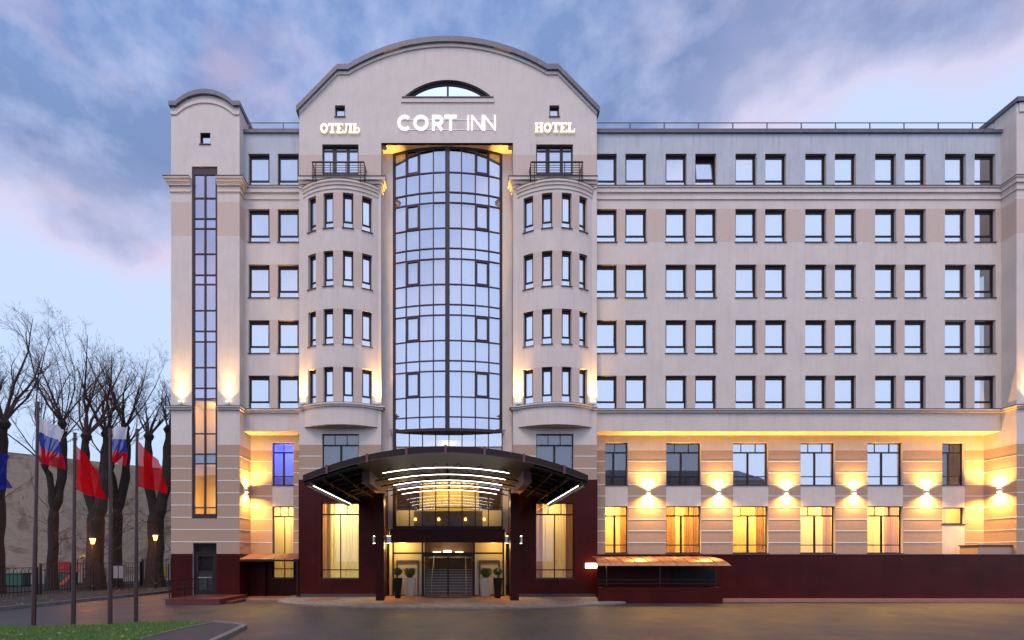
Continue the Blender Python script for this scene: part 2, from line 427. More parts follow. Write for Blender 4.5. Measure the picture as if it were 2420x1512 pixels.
def curtain_mesh(parts, h, mat, dep=.17, seed=0, z0=.03):
    """folded cloth hanging behind the pane; parts = [(x0, x1, folds, amplitude)]"""
    rnd = random.Random(seed); mb = MB()
    for x0, x1, nf, amp in parts:
        n = max(6, int(nf * 6)); ph = rnd.uniform(0, 6); prev = None
        ks = [rnd.uniform(.6, 1.5) for _ in range(4)]
        for i in range(n + 1):
            t = i / n; x = x0 + (x1 - x0) * t
            y = dep + .14 + amp * (math.sin(ph + t * nf * 6.283) * .6 + math.sin(t * nf * 6.283 * ks[0] * .61 + 1) * .5) * (.6 + .4 * math.sin(t * 9 * ks[1]))
            cur = (x, y)
            if prev: mb.face([(prev[0], prev[1], z0), (cur[0], cur[1], z0), (cur[0], cur[1], h - .02), (prev[0], prev[1], h - .02)])
            prev = cur
    mb.smooth = True
    return mb.mesh('curtain', M[mat])
hotel = empty('hotel_building', (0, 0, 0))
tag(hotel, 'large pale plastered hotel with arched central gable, glazed bay and long windowed wing', 'hotel')

def put_window(name, x, y, z, rz, fr, pane, sill, cur):
    w = link(name, fr, hotel, (x, y, z), rz)
    link('pane', random.choice(pane), w)
    if sill: link('sill', sill, w)
    if cur: link('curtain', random.choice(cur) if isinstance(cur, list) else cur, w)
    return w

# room windows
RW, RH = 1.27, 1.99
room_frame = frame_mesh(RW, RH, [(.06, RW - .06, .40, .51), (.06, .12, .5, 1.9), (RW - .14, RW - .06, .5, 1.9), (.06, RW - .06, 1.78, 1.93)], .07, .17, 'frame', .09)
room_pane = [pane_mesh(RW, RH, 'glass') for _ in range(4)]
room_sill = sill_mesh(RW)
room_cur = [curtain_mesh([(-.6, .6, random.uniform(5, 9), random.uniform(.05, .10))], RH, 'curtain', seed=s) for s in range(5)]
room_cur += [curtain_mesh([(-.6, .62 - g, 6, .04), (.64 - g, .6, 3, .03)], RH, 'curtain', seed=20 + k) for k, g in enumerate((.3, .9))]
dark_cur = curtain_mesh([(-.6, .0, 4, .04)], RH, 'curtain', seed=40)
grey_cur = curtain_mesh([(-.6, .6, 9, .05)], RH, 'curtain_grey', seed=41)
ROWZ = [24.81] + [21.47 - 3.346 * k for k in range(4)]
ROWT = [26.80] + [23.47 - 3.346 * k for k in range(4)]

# ------------------------------------------------------------------ hotel walls
YW, YL = .6, 1.6                        # upper wing plane, recessed lower plane
XR = WX(2365, YW)                       # where the end block starts
CX = -.68                               # axis of the central gable
TX0, TX1 = WX(404), WX(566)             # stair tower
GX0, GX1 = WX(707), WX(1410)            # gable block
OX0, OX1 = WX(901), WX(1212)            # central opening
TOPW = WZ(316, YW)
MW = [M['plaster'], M['stucco'], M['joint'], M['plaster_grey'], M['granite'], M['stone']]
JZ = [8.46 - .722 * k for k in range(8)]
class Zone:
    def __init__(s, fn, zs=(), us=()): s.fn = fn; s.zs = zs; s.us = us
    def __call__(s, u, z): return s.fn(u, z)
bands = [(ROWZ[k], ROWT[k]) for k in range(1, 5)]
def wing_zone(u, z):
    if z > 24.8: return 3
    if bands[0][0] < z < bands[0][1]: return 1
    pairs = [(right_x[i], right_x[i + 1]) for i in range(0, 12, 2)] + [tuple(left_x)]
    return 1 if any(a < z < b for a, b in bands) and any(p < u < q for p, q in pairs) else 0
zw = Zone(wing_zone, [z for b in bands for z in b] + [24.8])
right_x = []
for g in range(6):
    a = WX(1407.5 + 165 * g, YW)
    right_x += [a + RW / 2, a + 1.785 + RW / 2]
left_x = [WX(587, YW) + RW / 2, WX(656, YW) + RW / 2]
def wing_wall(x0, x1, xs):
    holes = [(x - RW / 2, x + RW / 2, ROWZ[k], ROWT[k]) for x in xs for k in range(5)]
    mb = MB(); wall(mb, flatf(YW), x0, x1, WZ(1019, YW), TOPW, holes, zw)
    mb.face([(x0, YW, WZ(1019, YW)), (x1, YW, WZ(1019, YW)), (x1, YL, WZ(1019, YW)), (x0, YL, WZ(1019, YW))], 0)
    mb.build('wall', MW, hotel)
wing_wall(GX1 - .3, XR, right_x)
wing_wall(TX1 - .1, GX0 + .1, left_x)
tilted = frame_mesh(RW, RH, [(.06, RW - .06, .40, .50)], .065)
for xs in (right_x, left_x):
    for i, x in enumerate(xs):
        for k in range(5):
            last = xs is right_x and i == 11
            h = ROWT[k] - ROWZ[k]
            if xs is right_x and i == 3 and k == 0:
                w = put_window('window', x, YW, ROWZ[k], 0, tilted, [bpy.data.meshes.new('pane')], room_sill, room_cur)
                for c in list(w.children):
                    if c.name.startswith('pane'): bpy.data.objects.remove(c)
                for c in list(w.children):
                    if c.name.startswith('curtain'): c.location.y += .22
                tl = MB(); tl.box(-.56, -.48, -.03, .03, 0, 1.42); tl.box(.48, .56, -.03, .03, 0, 1.42); tl.box(-.48, .48, -.03, .03, 0, .08); tl.box(-.48, .48, -.03, .03, 1.34, 1.42)
                ts = tl.build('sash', M['frame'], w, (0, .19, .5)); ts.rotation_euler = (R(-7), 0, 0)
                tp = MB(); tp.face([(-.5, 0, .05), (.5, 0, .05), (.5, 0, 1.36), (-.5, 0, 1.36)]); tp2 = tp.build('pane', M['glass'], w, (0, .19, .5)); tp2.rotation_euler = (R(-7), 0, 0)
                tp = MB(); tp.face([(-.6, .2, .05), (.6, .2, .05), (.6, .2, .42), (-.6, .2, .42)]); tp.build('pane', M['glass'], w)
                continue
            put_window('window', x, YW, ROWZ[k], 0, room_frame, room_pane, room_sill,
                       dark_cur if last else (grey_cur if (xs is left_x and k == 4) else room_cur))

# lower, recessed wing
SOF = WZ(1019, YW)
low_w = [(1430, 1483), (1574, 1656), (1732, 1815), (1891.5, 1973), (2049.5, 2133), (2226, 2279)]
low_x = [(WX(a, YL), WX(b, YL)) for a, b in low_w]
Z2a, Z2b = WZ(1146, YL), WZ(1046, YL)
Z1a, Z1b = WZ(1307, YL), WZ(1196, YL)
sq = (WZ(1237.7, YL), WZ(1199, YL))
LW = (WX(643.5, YL), WX(693, YL))
holes = []
for i, (a, b) in enumerate(low_x):
    holes.append((a, b, Z2a, Z2b))
    holes.append((a, b, Z1a, Z1b) if i < 5 else (a, b, sq[0], sq[1]))
cols = list(low_x)
def low_zone(u, z):
    if z > 9.13: return 0
    if any(a < u < b for a, b in cols): return 0
    return 5
mb = MB()
wall(mb, flatf(YL), GX1 - .3, XR, 2.62, SOF, holes, Zone(low_zone, [9.13], [u for c in cols for u in c]), .17, joints=JZ, jskip=[(a, b, 0, 9.2) for a, b in cols])
mb.build('wall', MW, hotel)
mb = MB(); cols = [LW]
Z1L = WZ(1366, YL)
wall(mb, flatf(YL), TX1 - .1, GX0 + .1, 2.62, SOF, [(LW[0], LW[1], Z2a, Z2b), (LW[0], LW[1], Z1L, Z1b)], Zone(low_zone, [9.13], list(LW)), .17, joints=JZ, jskip=[(LW[0], LW[1], 0, 9.2)])
mb.build('wall', MW, hotel)
mb = MB(); wall(mb, flatf(YL), TX1 - .1, GX0 + .1, 0, 2.62, [(LW[0], LW[1], Z1L, 2.63)], None, .17)
mb.build('plinth_wall', M['granite'], hotel)
mb = MB(); mb.box(GX1 - .3, XR + 9, YL - .03, YL + .2, 0, 2.62); mb.build('plinth_wall', M['granite'], hotel)

def grid_bars(w, h, tr, bt, mull, tops, mw=.12):
    """tr, bt: heights of the transom and of the lower bar; mull: x of the main mullion; tops: x of the small bars above"""
    b = [(.05, w - .05, h * tr - .05, h * tr + .04)]
    if bt: b.append((.05, w - .05, h * bt - .03, h * bt + .03))
    b.append((w * mull - mw / 2, w * mull + mw / 2, .05, h * tr))
    for x in tops: b.append((w * x - .02, w * x + .02, h * tr, h - .05))
    return b
def tall(name, x0, x1, z0, z1, y, style, lit, cur, pane='glass_dark', sill=True, matf='frame'):
    w, h = x1 - x0, z1 - z0
    fm = frame_mesh(w, h, style(w, h), .05, .17, matf)
    return put_window(name, (x0 + x1) / 2, y, z0, 0, fm, [pane_mesh(w, h, 'glass_lit' if lit else pane)], sill_mesh(w) if sill else None, cur(w, h) if cur else None)
def room(x0, x1, z0, z1, y, depth, power, color=(1, .60, .11), wallmat='cream', lampm='ceil_lamp', name='room'):
    mb = MB(); ya, yb = y + .30, y + depth
    mb.face([(x0, yb, z0), (x1, yb, z0), (x1, yb, z1), (x0, yb, z1)])
    mb.face([(x0, ya, z0), (x0, yb, z0), (x0, yb, z1), (x0, ya, z1)]); mb.face([(x1, ya, z0), (x1, yb, z0), (x1, yb, z1), (x1, ya, z1)])
    mb.face([(x0, ya, z1), (x1, ya, z1), (x1, yb, z1), (x0, yb, z1)]); mb.face([(x0, ya, z0), (x1, ya, z0), (x1, yb, z0), (x0, yb, z0)])
    r = mb.build(name, M[wallmat], hotel)
    if lampm:
        lb = MB(); lb.box((x0 + x1) / 2 - .35, (x0 + x1) / 2 + .35, y + depth * .62, y + depth * .62 + .25, z1 - .10, z1 - .04); lb.build('ceiling_lamp', M[lampm], r)
    lamp('room_light', 'POINT', ((x0 + x1) / 2, y + depth * .55, z1 - .5), power, color, r, .15)
    return r
for i, (a, b) in enumerate(low_x):
    wide = i not in (0, 5)
    st2 = (lambda w, h: grid_bars(w, h, .78, .21, .46, (.27, .68))) if wide else (lambda w, h: grid_bars(w, h, .78, .21, .40, (.45,)))
    st1 = (lambda w, h: grid_bars(w, h, .80, .175, .46, (.27, .68))) if wide else (lambda w, h: grid_bars(w, h, .80, .175, .45, (.47,)))
    tall('tall_window', a, b, Z2a, Z2b, YL, st2, False,
         lambda w, h: curtain_mesh([(-w / 2, w * (.5 if i in (1, 2, 3, 4) else .5), 12 * w / 2, .05)], h, 'curtain_grey' if i in (0, 1, 5) else 'curtain', seed=60 + i),
         'glass' if i in (2, 3, 4) else 'glass_dark')
    if i < 5:
        def cu(w, h, i=i):
            d = .42 if i in (1, 4) else .26
            segs = [(w / 2 - w * d, w / 2 - .03, 6, .05)]
            if i == 1: segs.append((-w / 2 + .02, -w / 2 + w * .33, 5, .05))
            return curtain_mesh(segs, h, 'drape', seed=80 + i)
        w_ = tall('tall_window', a, b, Z1a, Z1b, YL, st1, True, cu)
        if i in (0, 2, 3):
            link('sheer_curtain', curtain_mesh([(-(b - a) / 2 + .05, (b - a) * .22, 7, .03)], Z1b - Z1a - .6, 'sheer', dep=.25, seed=90 + i), w_)
        room(a - .3, b + .3, Z1a - .05, Z1b + .25, YL, 2.6, 330)
    else:
        tall('small_window', a, b, sq[0], sq[1], YL, lambda w, h: [], True, None)
        room(a - .1, b + .1, sq[0] - .05, sq[1] + .15, YL, 1.4, 22, name='room')
# left recess: blue lit room above a cream one
tall('tall_window', LW[0], LW[1], Z2a, Z2b, YL, lambda w, h: grid_bars(w, h, .78, .21, .5, (.5,)), False, None, 'glass_lit')
room(LW[0] - .2, LW[1] + .2, Z2a - .05, Z2b + .1, YL, 1.6, 130, (.03, .04, 1), 'cream', None)
wl = tall('tall_window', LW[0], LW[1], Z1L, Z1b, YL, lambda w, h: grid_bars(w, h, .86, .13, .54, (.33, .72), .06), True,
          lambda w, h: curtain_mesh([(-w / 2 + .03, -w * .2, 4, .04), (w * .25, w / 2 - .03, 4, .04)], h, 'sheer', seed=101))
room(LW[0] - .3, LW[1] + .3, Z1L - .1, Z1b + .25, YL, 2.6, 230, (1, .72, .26))

# stair tower
TW = (WX(453), WX(513.5))
T_TOP, T_BOT = WZ(393), WZ(1225)
DR = (WX(455.5), WX(511.5))
sqt = (WX(472.5), WX(497), WZ(341), WZ(313.5))
def tower_zone(u, z):
    if z < 2.69: return 4
    if z < 9.13: return 5
    if bands[0][0] < z < bands[0][1]: return 1
    return 0
tz = Zone(tower_zone, [2.69, 9.13, bands[0][0], bands[0][1]])
mb = MB()
wall(mb, flatf(0), TX0, TX1, 0, 28.8, [(TW[0], TW[1], T_BOT, T_TOP), (DR[0], DR[1], .25, WZ(1283)), sqt], tz, .10, joints=JZ)
wall(mb, sidef(TX1), 0, YL, 0, 28.8, [], tz, joints=JZ)
wall(mb, sidef(TX1), YL, 4.5, 20, 28.8, [], tz)
wall(mb, sidel(TX0), 0, 9, 0, 28.8, [], tz, joints=JZ)
tower = mb.build('tower_wall', MW, hotel)
def outline_tower(x):
    c = (TX0 + TX1) / 2; a = abs(x - c); hw = (TX1 - TX0) / 2
    if a > hw - .34: return 29.08
    b = hw - .34; s = .70; r = (b * b + s * s) / (2 * s)
    return 29.08 + s - (r - math.sqrt(r * r - a * a)) if a < b else 29.08
def outline_gable(x):
    a = abs(x - CX)
    if a > 6.49: return 31.30 - (a - 6.49) / (8.79 - 6.49) * 2.35
    if a > 5.85: return 31.30
    r = 11.25
    return 31.30 + (r - math.sqrt(r * r - 5.85 ** 2)) - (r - math.sqrt(r * r - a * a))
def column_wall(mb, xs, base, top, holes=(), y=0, m=0, dep=.17):
    """holes: (x0, x1, zlo(x), zhi(x))"""
    for a, b in zip(xs, xs[1:]):
        if b - a < 1e-6: continue
        hs = [h for h in holes if h[0] < (a + b) / 2 < h[1]]
        if hs:
            h = hs[0]
            mb.face([(a, y, base), (b, y, base), (b, y, h[2](b)), (a, y, h[2](a))], m)
            mb.face([(a, y, h[3](a)), (b, y, h[3](b)), (b, y, top(b)), (a, y, top(a))], m)
            mb.face([(a, y, h[3](a)), (b, y, h[3](b)), (b, y + dep, h[3](b)), (a, y + dep, h[3](a))], m)
            mb.face([(a, y, h[2](a)), (b, y, h[2](b)), (b, y + dep, h[2](b)), (a, y + dep, h[2](a))], m)
        else:
            mb.face([(a, y, base), (b, y, base), (b, y, top(b)), (a, y, top(a))], m)
    for h in holes:
        for e in h[:2]:
            if h[3](e) - h[2](e) > .01: mb.face([(e, y, h[2](e)), (e, y, h[3](e)), (e, y + dep, h[3](e)), (e, y + dep, h[2](e))], m)
def xrange(a, b, n, extra=()):
    return sorted({a + (b - a) * i / n for i in range(n + 1)} | set(extra))
def band(mb, xs, top, o1, o0, y0, y1, m=0):
    for a, b in zip(xs, xs[1:]):
        mb.face([(a, y0, top(a) + o0), (b, y0, top(b) + o0), (b, y0, top(b) + o1), (a, y0, top(a) + o1)], m)
        mb.face([(a, y0, top(a) + o1), (b, y0, top(b) + o1), (b, y1, top(b) + o1), (a, y1, top(a) + o1)], m)
        mb.face([(a, y0, top(a) + o0), (b, y0, top(b) + o0), (b, y1, top(b) + o0), (a, y1, top(a) + o0)], m)
    for e in (xs[0], xs[-1]):
        mb.face([(e, y0, top(e) + o0), (e, y1, top(e) + o0), (e, y1, top(e) + o1), (e, y0, top(e) + o1)], m)
tc_ = (TX0 + TX1) / 2; thw = (TX1 - TX0) / 2
txs = xrange(TX0, TX1, 40, [tc_ - thw + .34, tc_ + thw - .34])
mb = MB(); column_wall(mb, txs, 28.8, outline_tower)
mb.face([(TX1, 0, 28.8), (TX1, 4.5, 28.8), (TX1, 4.5, 29.08), (TX1, 0, 29.08)]); mb.face([(TX0, 0, 28.8), (TX0, 4.5, 28.8), (TX0, 4.5, 29.08), (TX0, 0, 29.08)])
band(mb, txs, lambda x: outline_tower(x) - .02, -.28, -.46, -.06, .02)
mb.build('gable_wall', MW, hotel)
txo = xrange(TX0 - .07, TX1 + .07, 40, [tc_ - thw + .34, tc_ + thw - .34])
mb = MB(); band(mb, txo, outline_tower, .24, -.02, -.16, 4.5); mb.build('coping', M['coping'], hotel)

# tower glazing strip
def tower_strip():
    x0, x1 = TW; w = x1 - x0; h = T_TOP - T_BOT; y = .06
    rows = [411, 466, 514.5, 538, 598, 648, 670, 732, 781, 806, 867, 916, 941, 1024, 1072, 1095, 1199, 1214]
    zs = [WZ(r) for r in rows]
    mb = MB()
    mb.box(x0, x0 + .14, y, y + .1, T_BOT, T_TOP); mb.box(x1 - .14, x1, y, y + .1, T_BOT, T_TOP)
    mb.box(x0 + .14, x1 - .14, y, y + .1, zs[0], T_TOP); mb.box(x0 + .14, x1 - .14, y, y + .1, T_BOT, zs[-1])
    c = (x0 + x1) / 2; mb.box(c - .045, c + .045, y - .012, y + .09, zs[-1], zs[0])
    for z in zs[1:-1]: mb.box(x0 + .14, x1 - .14, y + .004, y + .085, z - .035, z + .035)
    o = mb.build('stair_window', M['curtframe'], hotel)
    p = MB(); pl_ = MB()
    for k_, (a, b) in enumerate(zip(zs, zs[1:])):
        for s0, s1 in ((x0 + .1, c), (c, x1 - .1)):
            r1 = random.uniform(-.006, .006)
            (pl_ if k_ >= 12 else p).face([(s0, y + .05, b), (s1, y + .05 + r1, b), (s1, y + .05 + r1, a), (s0, y + .05, a)])
    p.build('pane', M['glass_stair'], o); pl_.build('pane', M['glass_stair_low'], o)
    s = MB()
    for k in (2, 5, 8, 11, 14):
        s.face([(x0 + .12, y + .075, zs[k + 1] if k != 14 else zs[15]), (x1 - .12, y + .075, zs[k + 1] if k != 14 else zs[15]), (x1 - .12, y + .075, zs[k]), (x0 + .12, y + .075, zs[k])])
    s.build('spandrel_panel', M['spandrel'], o)
M['glass_stair'] = glass('glass_stair', .36, (.86, .80, .95))
M['glass_stair_low'] = glass('glass_stair_low', .08)
tower_strip()
r = room(TX0 + .8, TX1 - .5, T_BOT - .1, WZ(944), 0, 2.2, 60, (1, .50, .13), 'cream', None, 'stairwell')
for z in (WZ(1083), ):
    s = MB(); s.box(TX0 + .85, TX1 - .55, .5, 2.1, z - .12, z + .12); s.build('landing', M['cream'], r)
lamp('room_light', 'POINT', (TW[0] + .8, 1.2, WZ(1180)), 60, (1, .50, .13), r, .15)
r = room(TX0 + .8, TX1 - .5, WZ(940), WZ(400), 0, 1.6, 0.001, (1, .6, .3), 'lilac_wall' if 'lilac_wall' in M else 'cream', None, 'stairwell')
# tower square window, door
def small_sq(x0, x1, z0, z1, y=0):
    w, h = x1 - x0, z1 - z0
    put_window('small_window', (x0 + x1) / 2, y, z0, 0, frame_mesh(w, h, [], .08), [pane_mesh(w, h, 'glass')], sill_mesh(w), curtain_mesh([(-w / 2, w / 2, 2, .02)], h, 'curtain', seed=3))
small_sq(*sqt)
dz = WZ(1283) - .25; dw = DR[1] - DR[0]
d = link('door', frame_mesh(dw, dz, [(.05, dw - .05, dz - .62, dz - .5), (.05, .28, .1, dz - .6), (dw - .28, dw - .05, .1, dz - .6), (.05, dw - .05, .05, .3), (.05, dw - .05, dz - .78, dz - .6)], .07, .12), hotel, ((DR[0] + DR[1]) / 2, 0, .25))
link('pane', pane_mesh(dw, dz, 'glass_dark', .12), d)
mb = MB(); mb.box(-.42, .38, .06, .09, 1.02, 1.06); mb.box(-.42, -.39, .09, .13, 1.02, 1.06); mb.box(.35, .38, .09, .13, 1.02, 1.06); mb.build('handle', M['silver'], d)
mb = MB(); mb.face([(-.7, .5, 0), (.7, .5, 0), (.7, .5, dz), (-.7, .5, dz)]); mb.build('curtain', M['dark_room'], d)

# right end block
EX = XR; EY = WZ(235, -.25)
EZ = Zone(lambda u, z: 4 if z < 2.62 else (5 if z < 9.13 else (1 if bands[0][0] < z < bands[0][1] else 0)), [2.62, 9.13, bands[0][0], bands[0][1]])
mb = MB()
wall(mb, flatf(-.25), EX, EX + 8, 0, EY - .2, [], EZ, joints=JZ)
wall(mb, sidel(EX), -.25, YL, 0, EY - .2, [], EZ, joints=JZ)
wall(mb, sidel(EX), YL, 4.5, 20, EY - .2, [], EZ)
mb.build('wall', MW, hotel)
mb = MB(); mb.box(EX - .1, EX + 8, -.4, 4.5, EY - .2, EY + .06); mb.build('coping', M['coping'], hotel)
mb = MB(); mb.box(EX + .12, EX + 8, -.31, -.25, EY - .75, EY - .22); mb.build('cornice', MW, hotel)

# central gable block
DOORL = (WX(761), WX(847)); DOORR = (WX(1266.7), WX(1354))
DZ0, DZ1 = 24.72, WZ(341)
U2L = (WX(761), WX(848)); U2R = (WX(1267), WX(1355)); U2Z = (7.09, WZ(1025))
G_GR = 7.07; OT = WZ(337.5)
LL = (WX(758), WX(848)); LR = (WX(1266), WX(1357)); LZ = (WZ(1367), WZ(1188))
def gable_zone(u, z):
    if z < 9.13: return 5
    if DZ0 < z < 26.25 and (u < -2 or u > 2): return 1
    return 0
gz = Zone(gable_zone, [9.13, 24.82, 26.25])
mb = MB()
gj = [8.46, 7.74]
wall(mb, flatf(0), GX0, GX1, G_GR, 28.35, [(OX0, OX1, 0, OT), (*DOORL, DZ0, DZ1), (*DOORR, DZ0, DZ1), (*U2L, *U2Z), (*U2R, *U2Z)], gz, .17, joints=gj)
# gable jambs, soffit and back wall of the recess
for x in (OX0, OX1):
    mb.face([(x, 0, 3), (x, .8, 3), (x, .8, OT), (x, 0, OT)], 0)
mb.face([(OX0, 0, OT), (OX1, 0, OT), (OX1, 1.2, OT), (OX0, 1.2, OT)], 0)
BX0, BX1 = WX(928, .8), WX(1187, .8)
for a, b in ((OX0, BX0), (BX1, OX1)):
    mb.face([(a, .8, 4), (b, .8, 4), (b, .8, OT), (a, .8, OT)], 0)
for x in (GX0, GX1):
    mb.face([(x, 0, 0), (x, 1.6, 0), (x, 1.6, 28.9), (x, 0, 28.9)], 0); mb.face([(x, 1.6, 20), (x, 8, 20), (x, 8, 28.9), (x, 1.6, 28.9)], 0)
ra = (2.66 ** 2 + 1.06 ** 2) / 2.12; AZ = WZ(231)
aw_top = lambda x: AZ + max(0, math.sqrt(max(0, ra * ra - (x - CX) ** 2)) - (ra - 1.06))
aw_bot = lambda x: AZ
sL = (WX(791.3), WX(815)); sR = (WX(1298), WX(1321.4)); sz0, sz1 = WZ(276), WZ(248.7)
gxs = xrange(GX0, GX1, 140, [CX - 2.66, CX + 2.66, CX - 5.85, CX + 5.85, CX - 6.49, CX + 6.49, *sL, *sR])
column_wall(mb, gxs, 28.35, outline_gable, [(CX - 2.66, CX + 2.66, aw_bot, aw_top), (*sL, lambda x: sz0, lambda x: sz1), (*sR, lambda x: sz0, lambda x: sz1)])
band(mb, gxs, lambda x: outline_gable(x), -.12, -.34, -.07, .02)
mb.build('gable_wall', MW, hotel)
gxo = xrange(GX0 - .13, GX1 + .13, 120, [CX - 5.85, CX + 5.85, CX - 6.49, CX + 6.49])
mb = MB(); band(mb, gxo, outline_gable, .15, -.16, -.20, 9); mb.build('coping', M['coping'], hotel)
small_sq(*sL, sz0, sz1); small_sq(*sR, sz0, sz1)
# lunette window
mb = MB(); n = 36; x0 = CX - 2.66
def arc_pts(off):
    r_ = ra - off; zc = AZ - (ra - 1.06); hw = math.sqrt(max(0, r_ * r_ - (AZ + off * .5 - zc) ** 2)); out = []
    a0 = math.asin(hw / r_)
    for i in range(n + 1):
        a = -a0 + 2 * a0 * i / n; out.append((CX + r_ * math.sin(a), zc + r_ * math.cos(a)))
    return out
A, B = arc_pts(0.0), arc_pts(.2)
for i in range(n):
    mb.face([(A[i][0], .15, A[i][1]), (A[i + 1][0], .15, A[i + 1][1]), (B[i + 1][0], .15, B[i + 1][1]), (B[i][0], .15, B[i][1])])
    mb.face([(B[i][0], .15, B[i][1]), (B[i + 1][0], .15, B[i + 1][1]), (B[i + 1][0], .22, B[i + 1][1]), (B[i][0], .22, B[i][1])])
mb.box(CX - .06, CX + .06, .15, .22, AZ + .1, AZ + .9); mb.box(CX - 2.5, CX + 2.5, .146, .22, AZ, AZ + .09)
lun = mb.build('lunette_window', M['frame'], hotel)
mb = MB(); mb.face([(p[0], .19, p[1]) for p in A]); mb.build('pane', M['glass'], lun)
mb = MB(); mb.box(CX - 2.6, CX + 2.6, .5, .52, AZ, AZ + 1.1); mb.build('curtain', M['curtain'], lun)
mb = MB(); mb.box(CX - 2.70, CX + 2.70, -.10, .14, AZ - .05, AZ + .004); mb.build('sill', M['sheet'], lun)
mb = MB(); mb.box(CX - 2.74, CX + 2.74, -.06, 0, AZ - .30, AZ - .05); mb.build('sill_moulding', M['plaster'], lun)

# upper small balconies with doors
def balcony_door(x0, x1):
    w, h = x1 - x0, DZ1 - DZ0
    st = [(w * .27, w * .38, .05, h - .05), (w * .66, w * .74, .05, h - .05), (.05, w - .05, .5, .6), (.05, w - .05, h - .32, h - .2)]
    return put_window('balcony_door', (x0 + x1) / 2, 0, DZ0, 0, frame_mesh(w, h, st, .08), [pane_mesh(w, h, 'glass')], None, curtain_mesh([(-w / 2, w / 2, 9, .04)], h, 'curtain', seed=8))
balcony_door(*DOORL); balcony_door(*DOORR)
def balcony(cx):
    mb = MB(); hw = 1.50; y0 = -.72; z0, z1 = 24.86, 25.95
    rr = .018
    zt = WZ(381.5, y0)
    z0 = WZ(424, y0) - .05
    mb.box(cx - hw, cx + hw, y0 - .03, y0 + .03, zt - .05, zt)
    nb = 8
    for k in range(nb):
        z = z0 + .04 + (zt - .12 - z0) * k / (nb - 1)
        mb.box(cx - hw, cx + hw, y0 - .01, y0 + .01, z - .013, z + .013)
        for s in (-1, 1): mb.box(cx + s * hw - .011, cx + s * hw + .011, y0, -.01, z - .013, z + .013)
    for x in (-1.29, -.45, .45, 1.29):
        mb.box(cx + x - .022, cx + x + .022, y0 + .012, y0 + .04, z0 - .05, zt - .05)
    for s in (-1, 1): mb.box(cx + s * hw - .02, cx + s * hw + .02, y0, 0, zt - .05, zt - .004)
    mb.build('balcony_railing', M['metal'], hotel)

# curved bays
BR = 3.6; BSAG = .75; YC = -BSAG + BR; BHW = 2.2
bay_frame = frame_mesh(.60, 2.03, [(.05, .55, .42, .52), (.05, .12, .52, 1.98), (.48, .55, .52, 1.98), (.05, .55, 1.82, 1.97)], .055, .2)
bay_pane = [pane_mesh(.60, 2.03, 'glass', .2, .003) for _ in range(3)]
bay_sill = sill_mesh(.60, .2)
bay_cur = [curtain_mesh([(-.29, .29, 4, .03)], 2.03, 'curtain', .2, s) for s in range(30, 33)]
def bay(cx):
    f = lambda u, d: (cx + (BR - d) * math.sin(u / BR), YC - (BR - d) * math.cos(u / BR))
    ue = BR * math.asin(BHW / BR)
    spans = [(-1.975, -1.38), (-.875, -.275), (.275, .875), (1.38, 1.975)]
    holes = [(a, b, ROWZ[k], ROWT[k] + .04) for k in range(1, 5) for a, b in spans]
    zs = [z for k in range(1, 5) for z in (ROWZ[k], ROWT[k] + .04)]
    def zone(u, z):
        return 1 if any(ROWZ[k] < z < ROWT[k] + .04 for k in range(1, 5)) and abs(u) < 1.975 else 0
    zb, zt = WZ(1002, -BSAG), 23.98
    mb = MB(); wall(mb, f, -ue, ue, zb, zt, holes, Zone(zone, zs, [-1.975, 1.975]), .2, nu=36)
    arc = [f(-ue + 2 * ue * i / 36, 0) for i in range(37)]
    mb.face([(x, y, zb) for x, y in arc]); mb.face([(x, y, 24.2) for x, y in arc])
    mb.build('bay_wall', MW, hotel)
    mb = MB()
    arc2 = [(cx - BHW - .18, 0)] + arc + [(cx + BHW + .18, 0)]
    molding(mb, arc, [(24.10, 24.22, .13), (23.93, 24.10, .07), (23.76, 23.93, .015), (23.70, 23.76, .045)])
    mb.face([(x + (x - cx) * .05, y - .12, 24.221) for x, y in arc])
    mb.build('cornice', M['plaster'], hotel); mb = MB()
    molding(mb, arc, [(11.30, 11.38, .16), (11.20, 11.30, .09)])
    mb.face([(x, y - .1, 11.381) for x, y in arc])
    mb.build('string_course', M['plaster'], hotel)
    mb = MB(); o = offset(arc, .15)
    for a, b in zip(o, o[1:]):
        mb.face([(a.x, a.y, 24.225), (b.x, b.y, 24.225), (b.x, b.y, 24.262), (a.x, a.y, 24.262)])
    mb.face([(p.x, p.y, 24.262) for p in o]); mb.build('flashing', M['sheet'], hotel); mb = MB()
    for a, b in zip(o, o[1:]):
        mb.face([(a.x, a.y, 11.385), (b.x, b.y, 11.385), (b.x, b.y, 11.41), (a.x, a.y, 11.41)])
    mb.build('flashing', M['sheet'], hotel)
    for k in range(1, 5):
        for a, b in spans:
            um = (a + b) / 2; x, y = f(um, 0)
            put_window('bay_window', x, y, ROWZ[k], um / BR, bay_frame, bay_pane, bay_sill, bay_cur)
    balcony(cx)
BAYL = (GX0 + OX0) / 2; BAYR = (OX1 + GX1) / 2
BAYL, BAYR = WX(805.5) , WX(1310.5)
bay(BAYL); bay(BAYR)

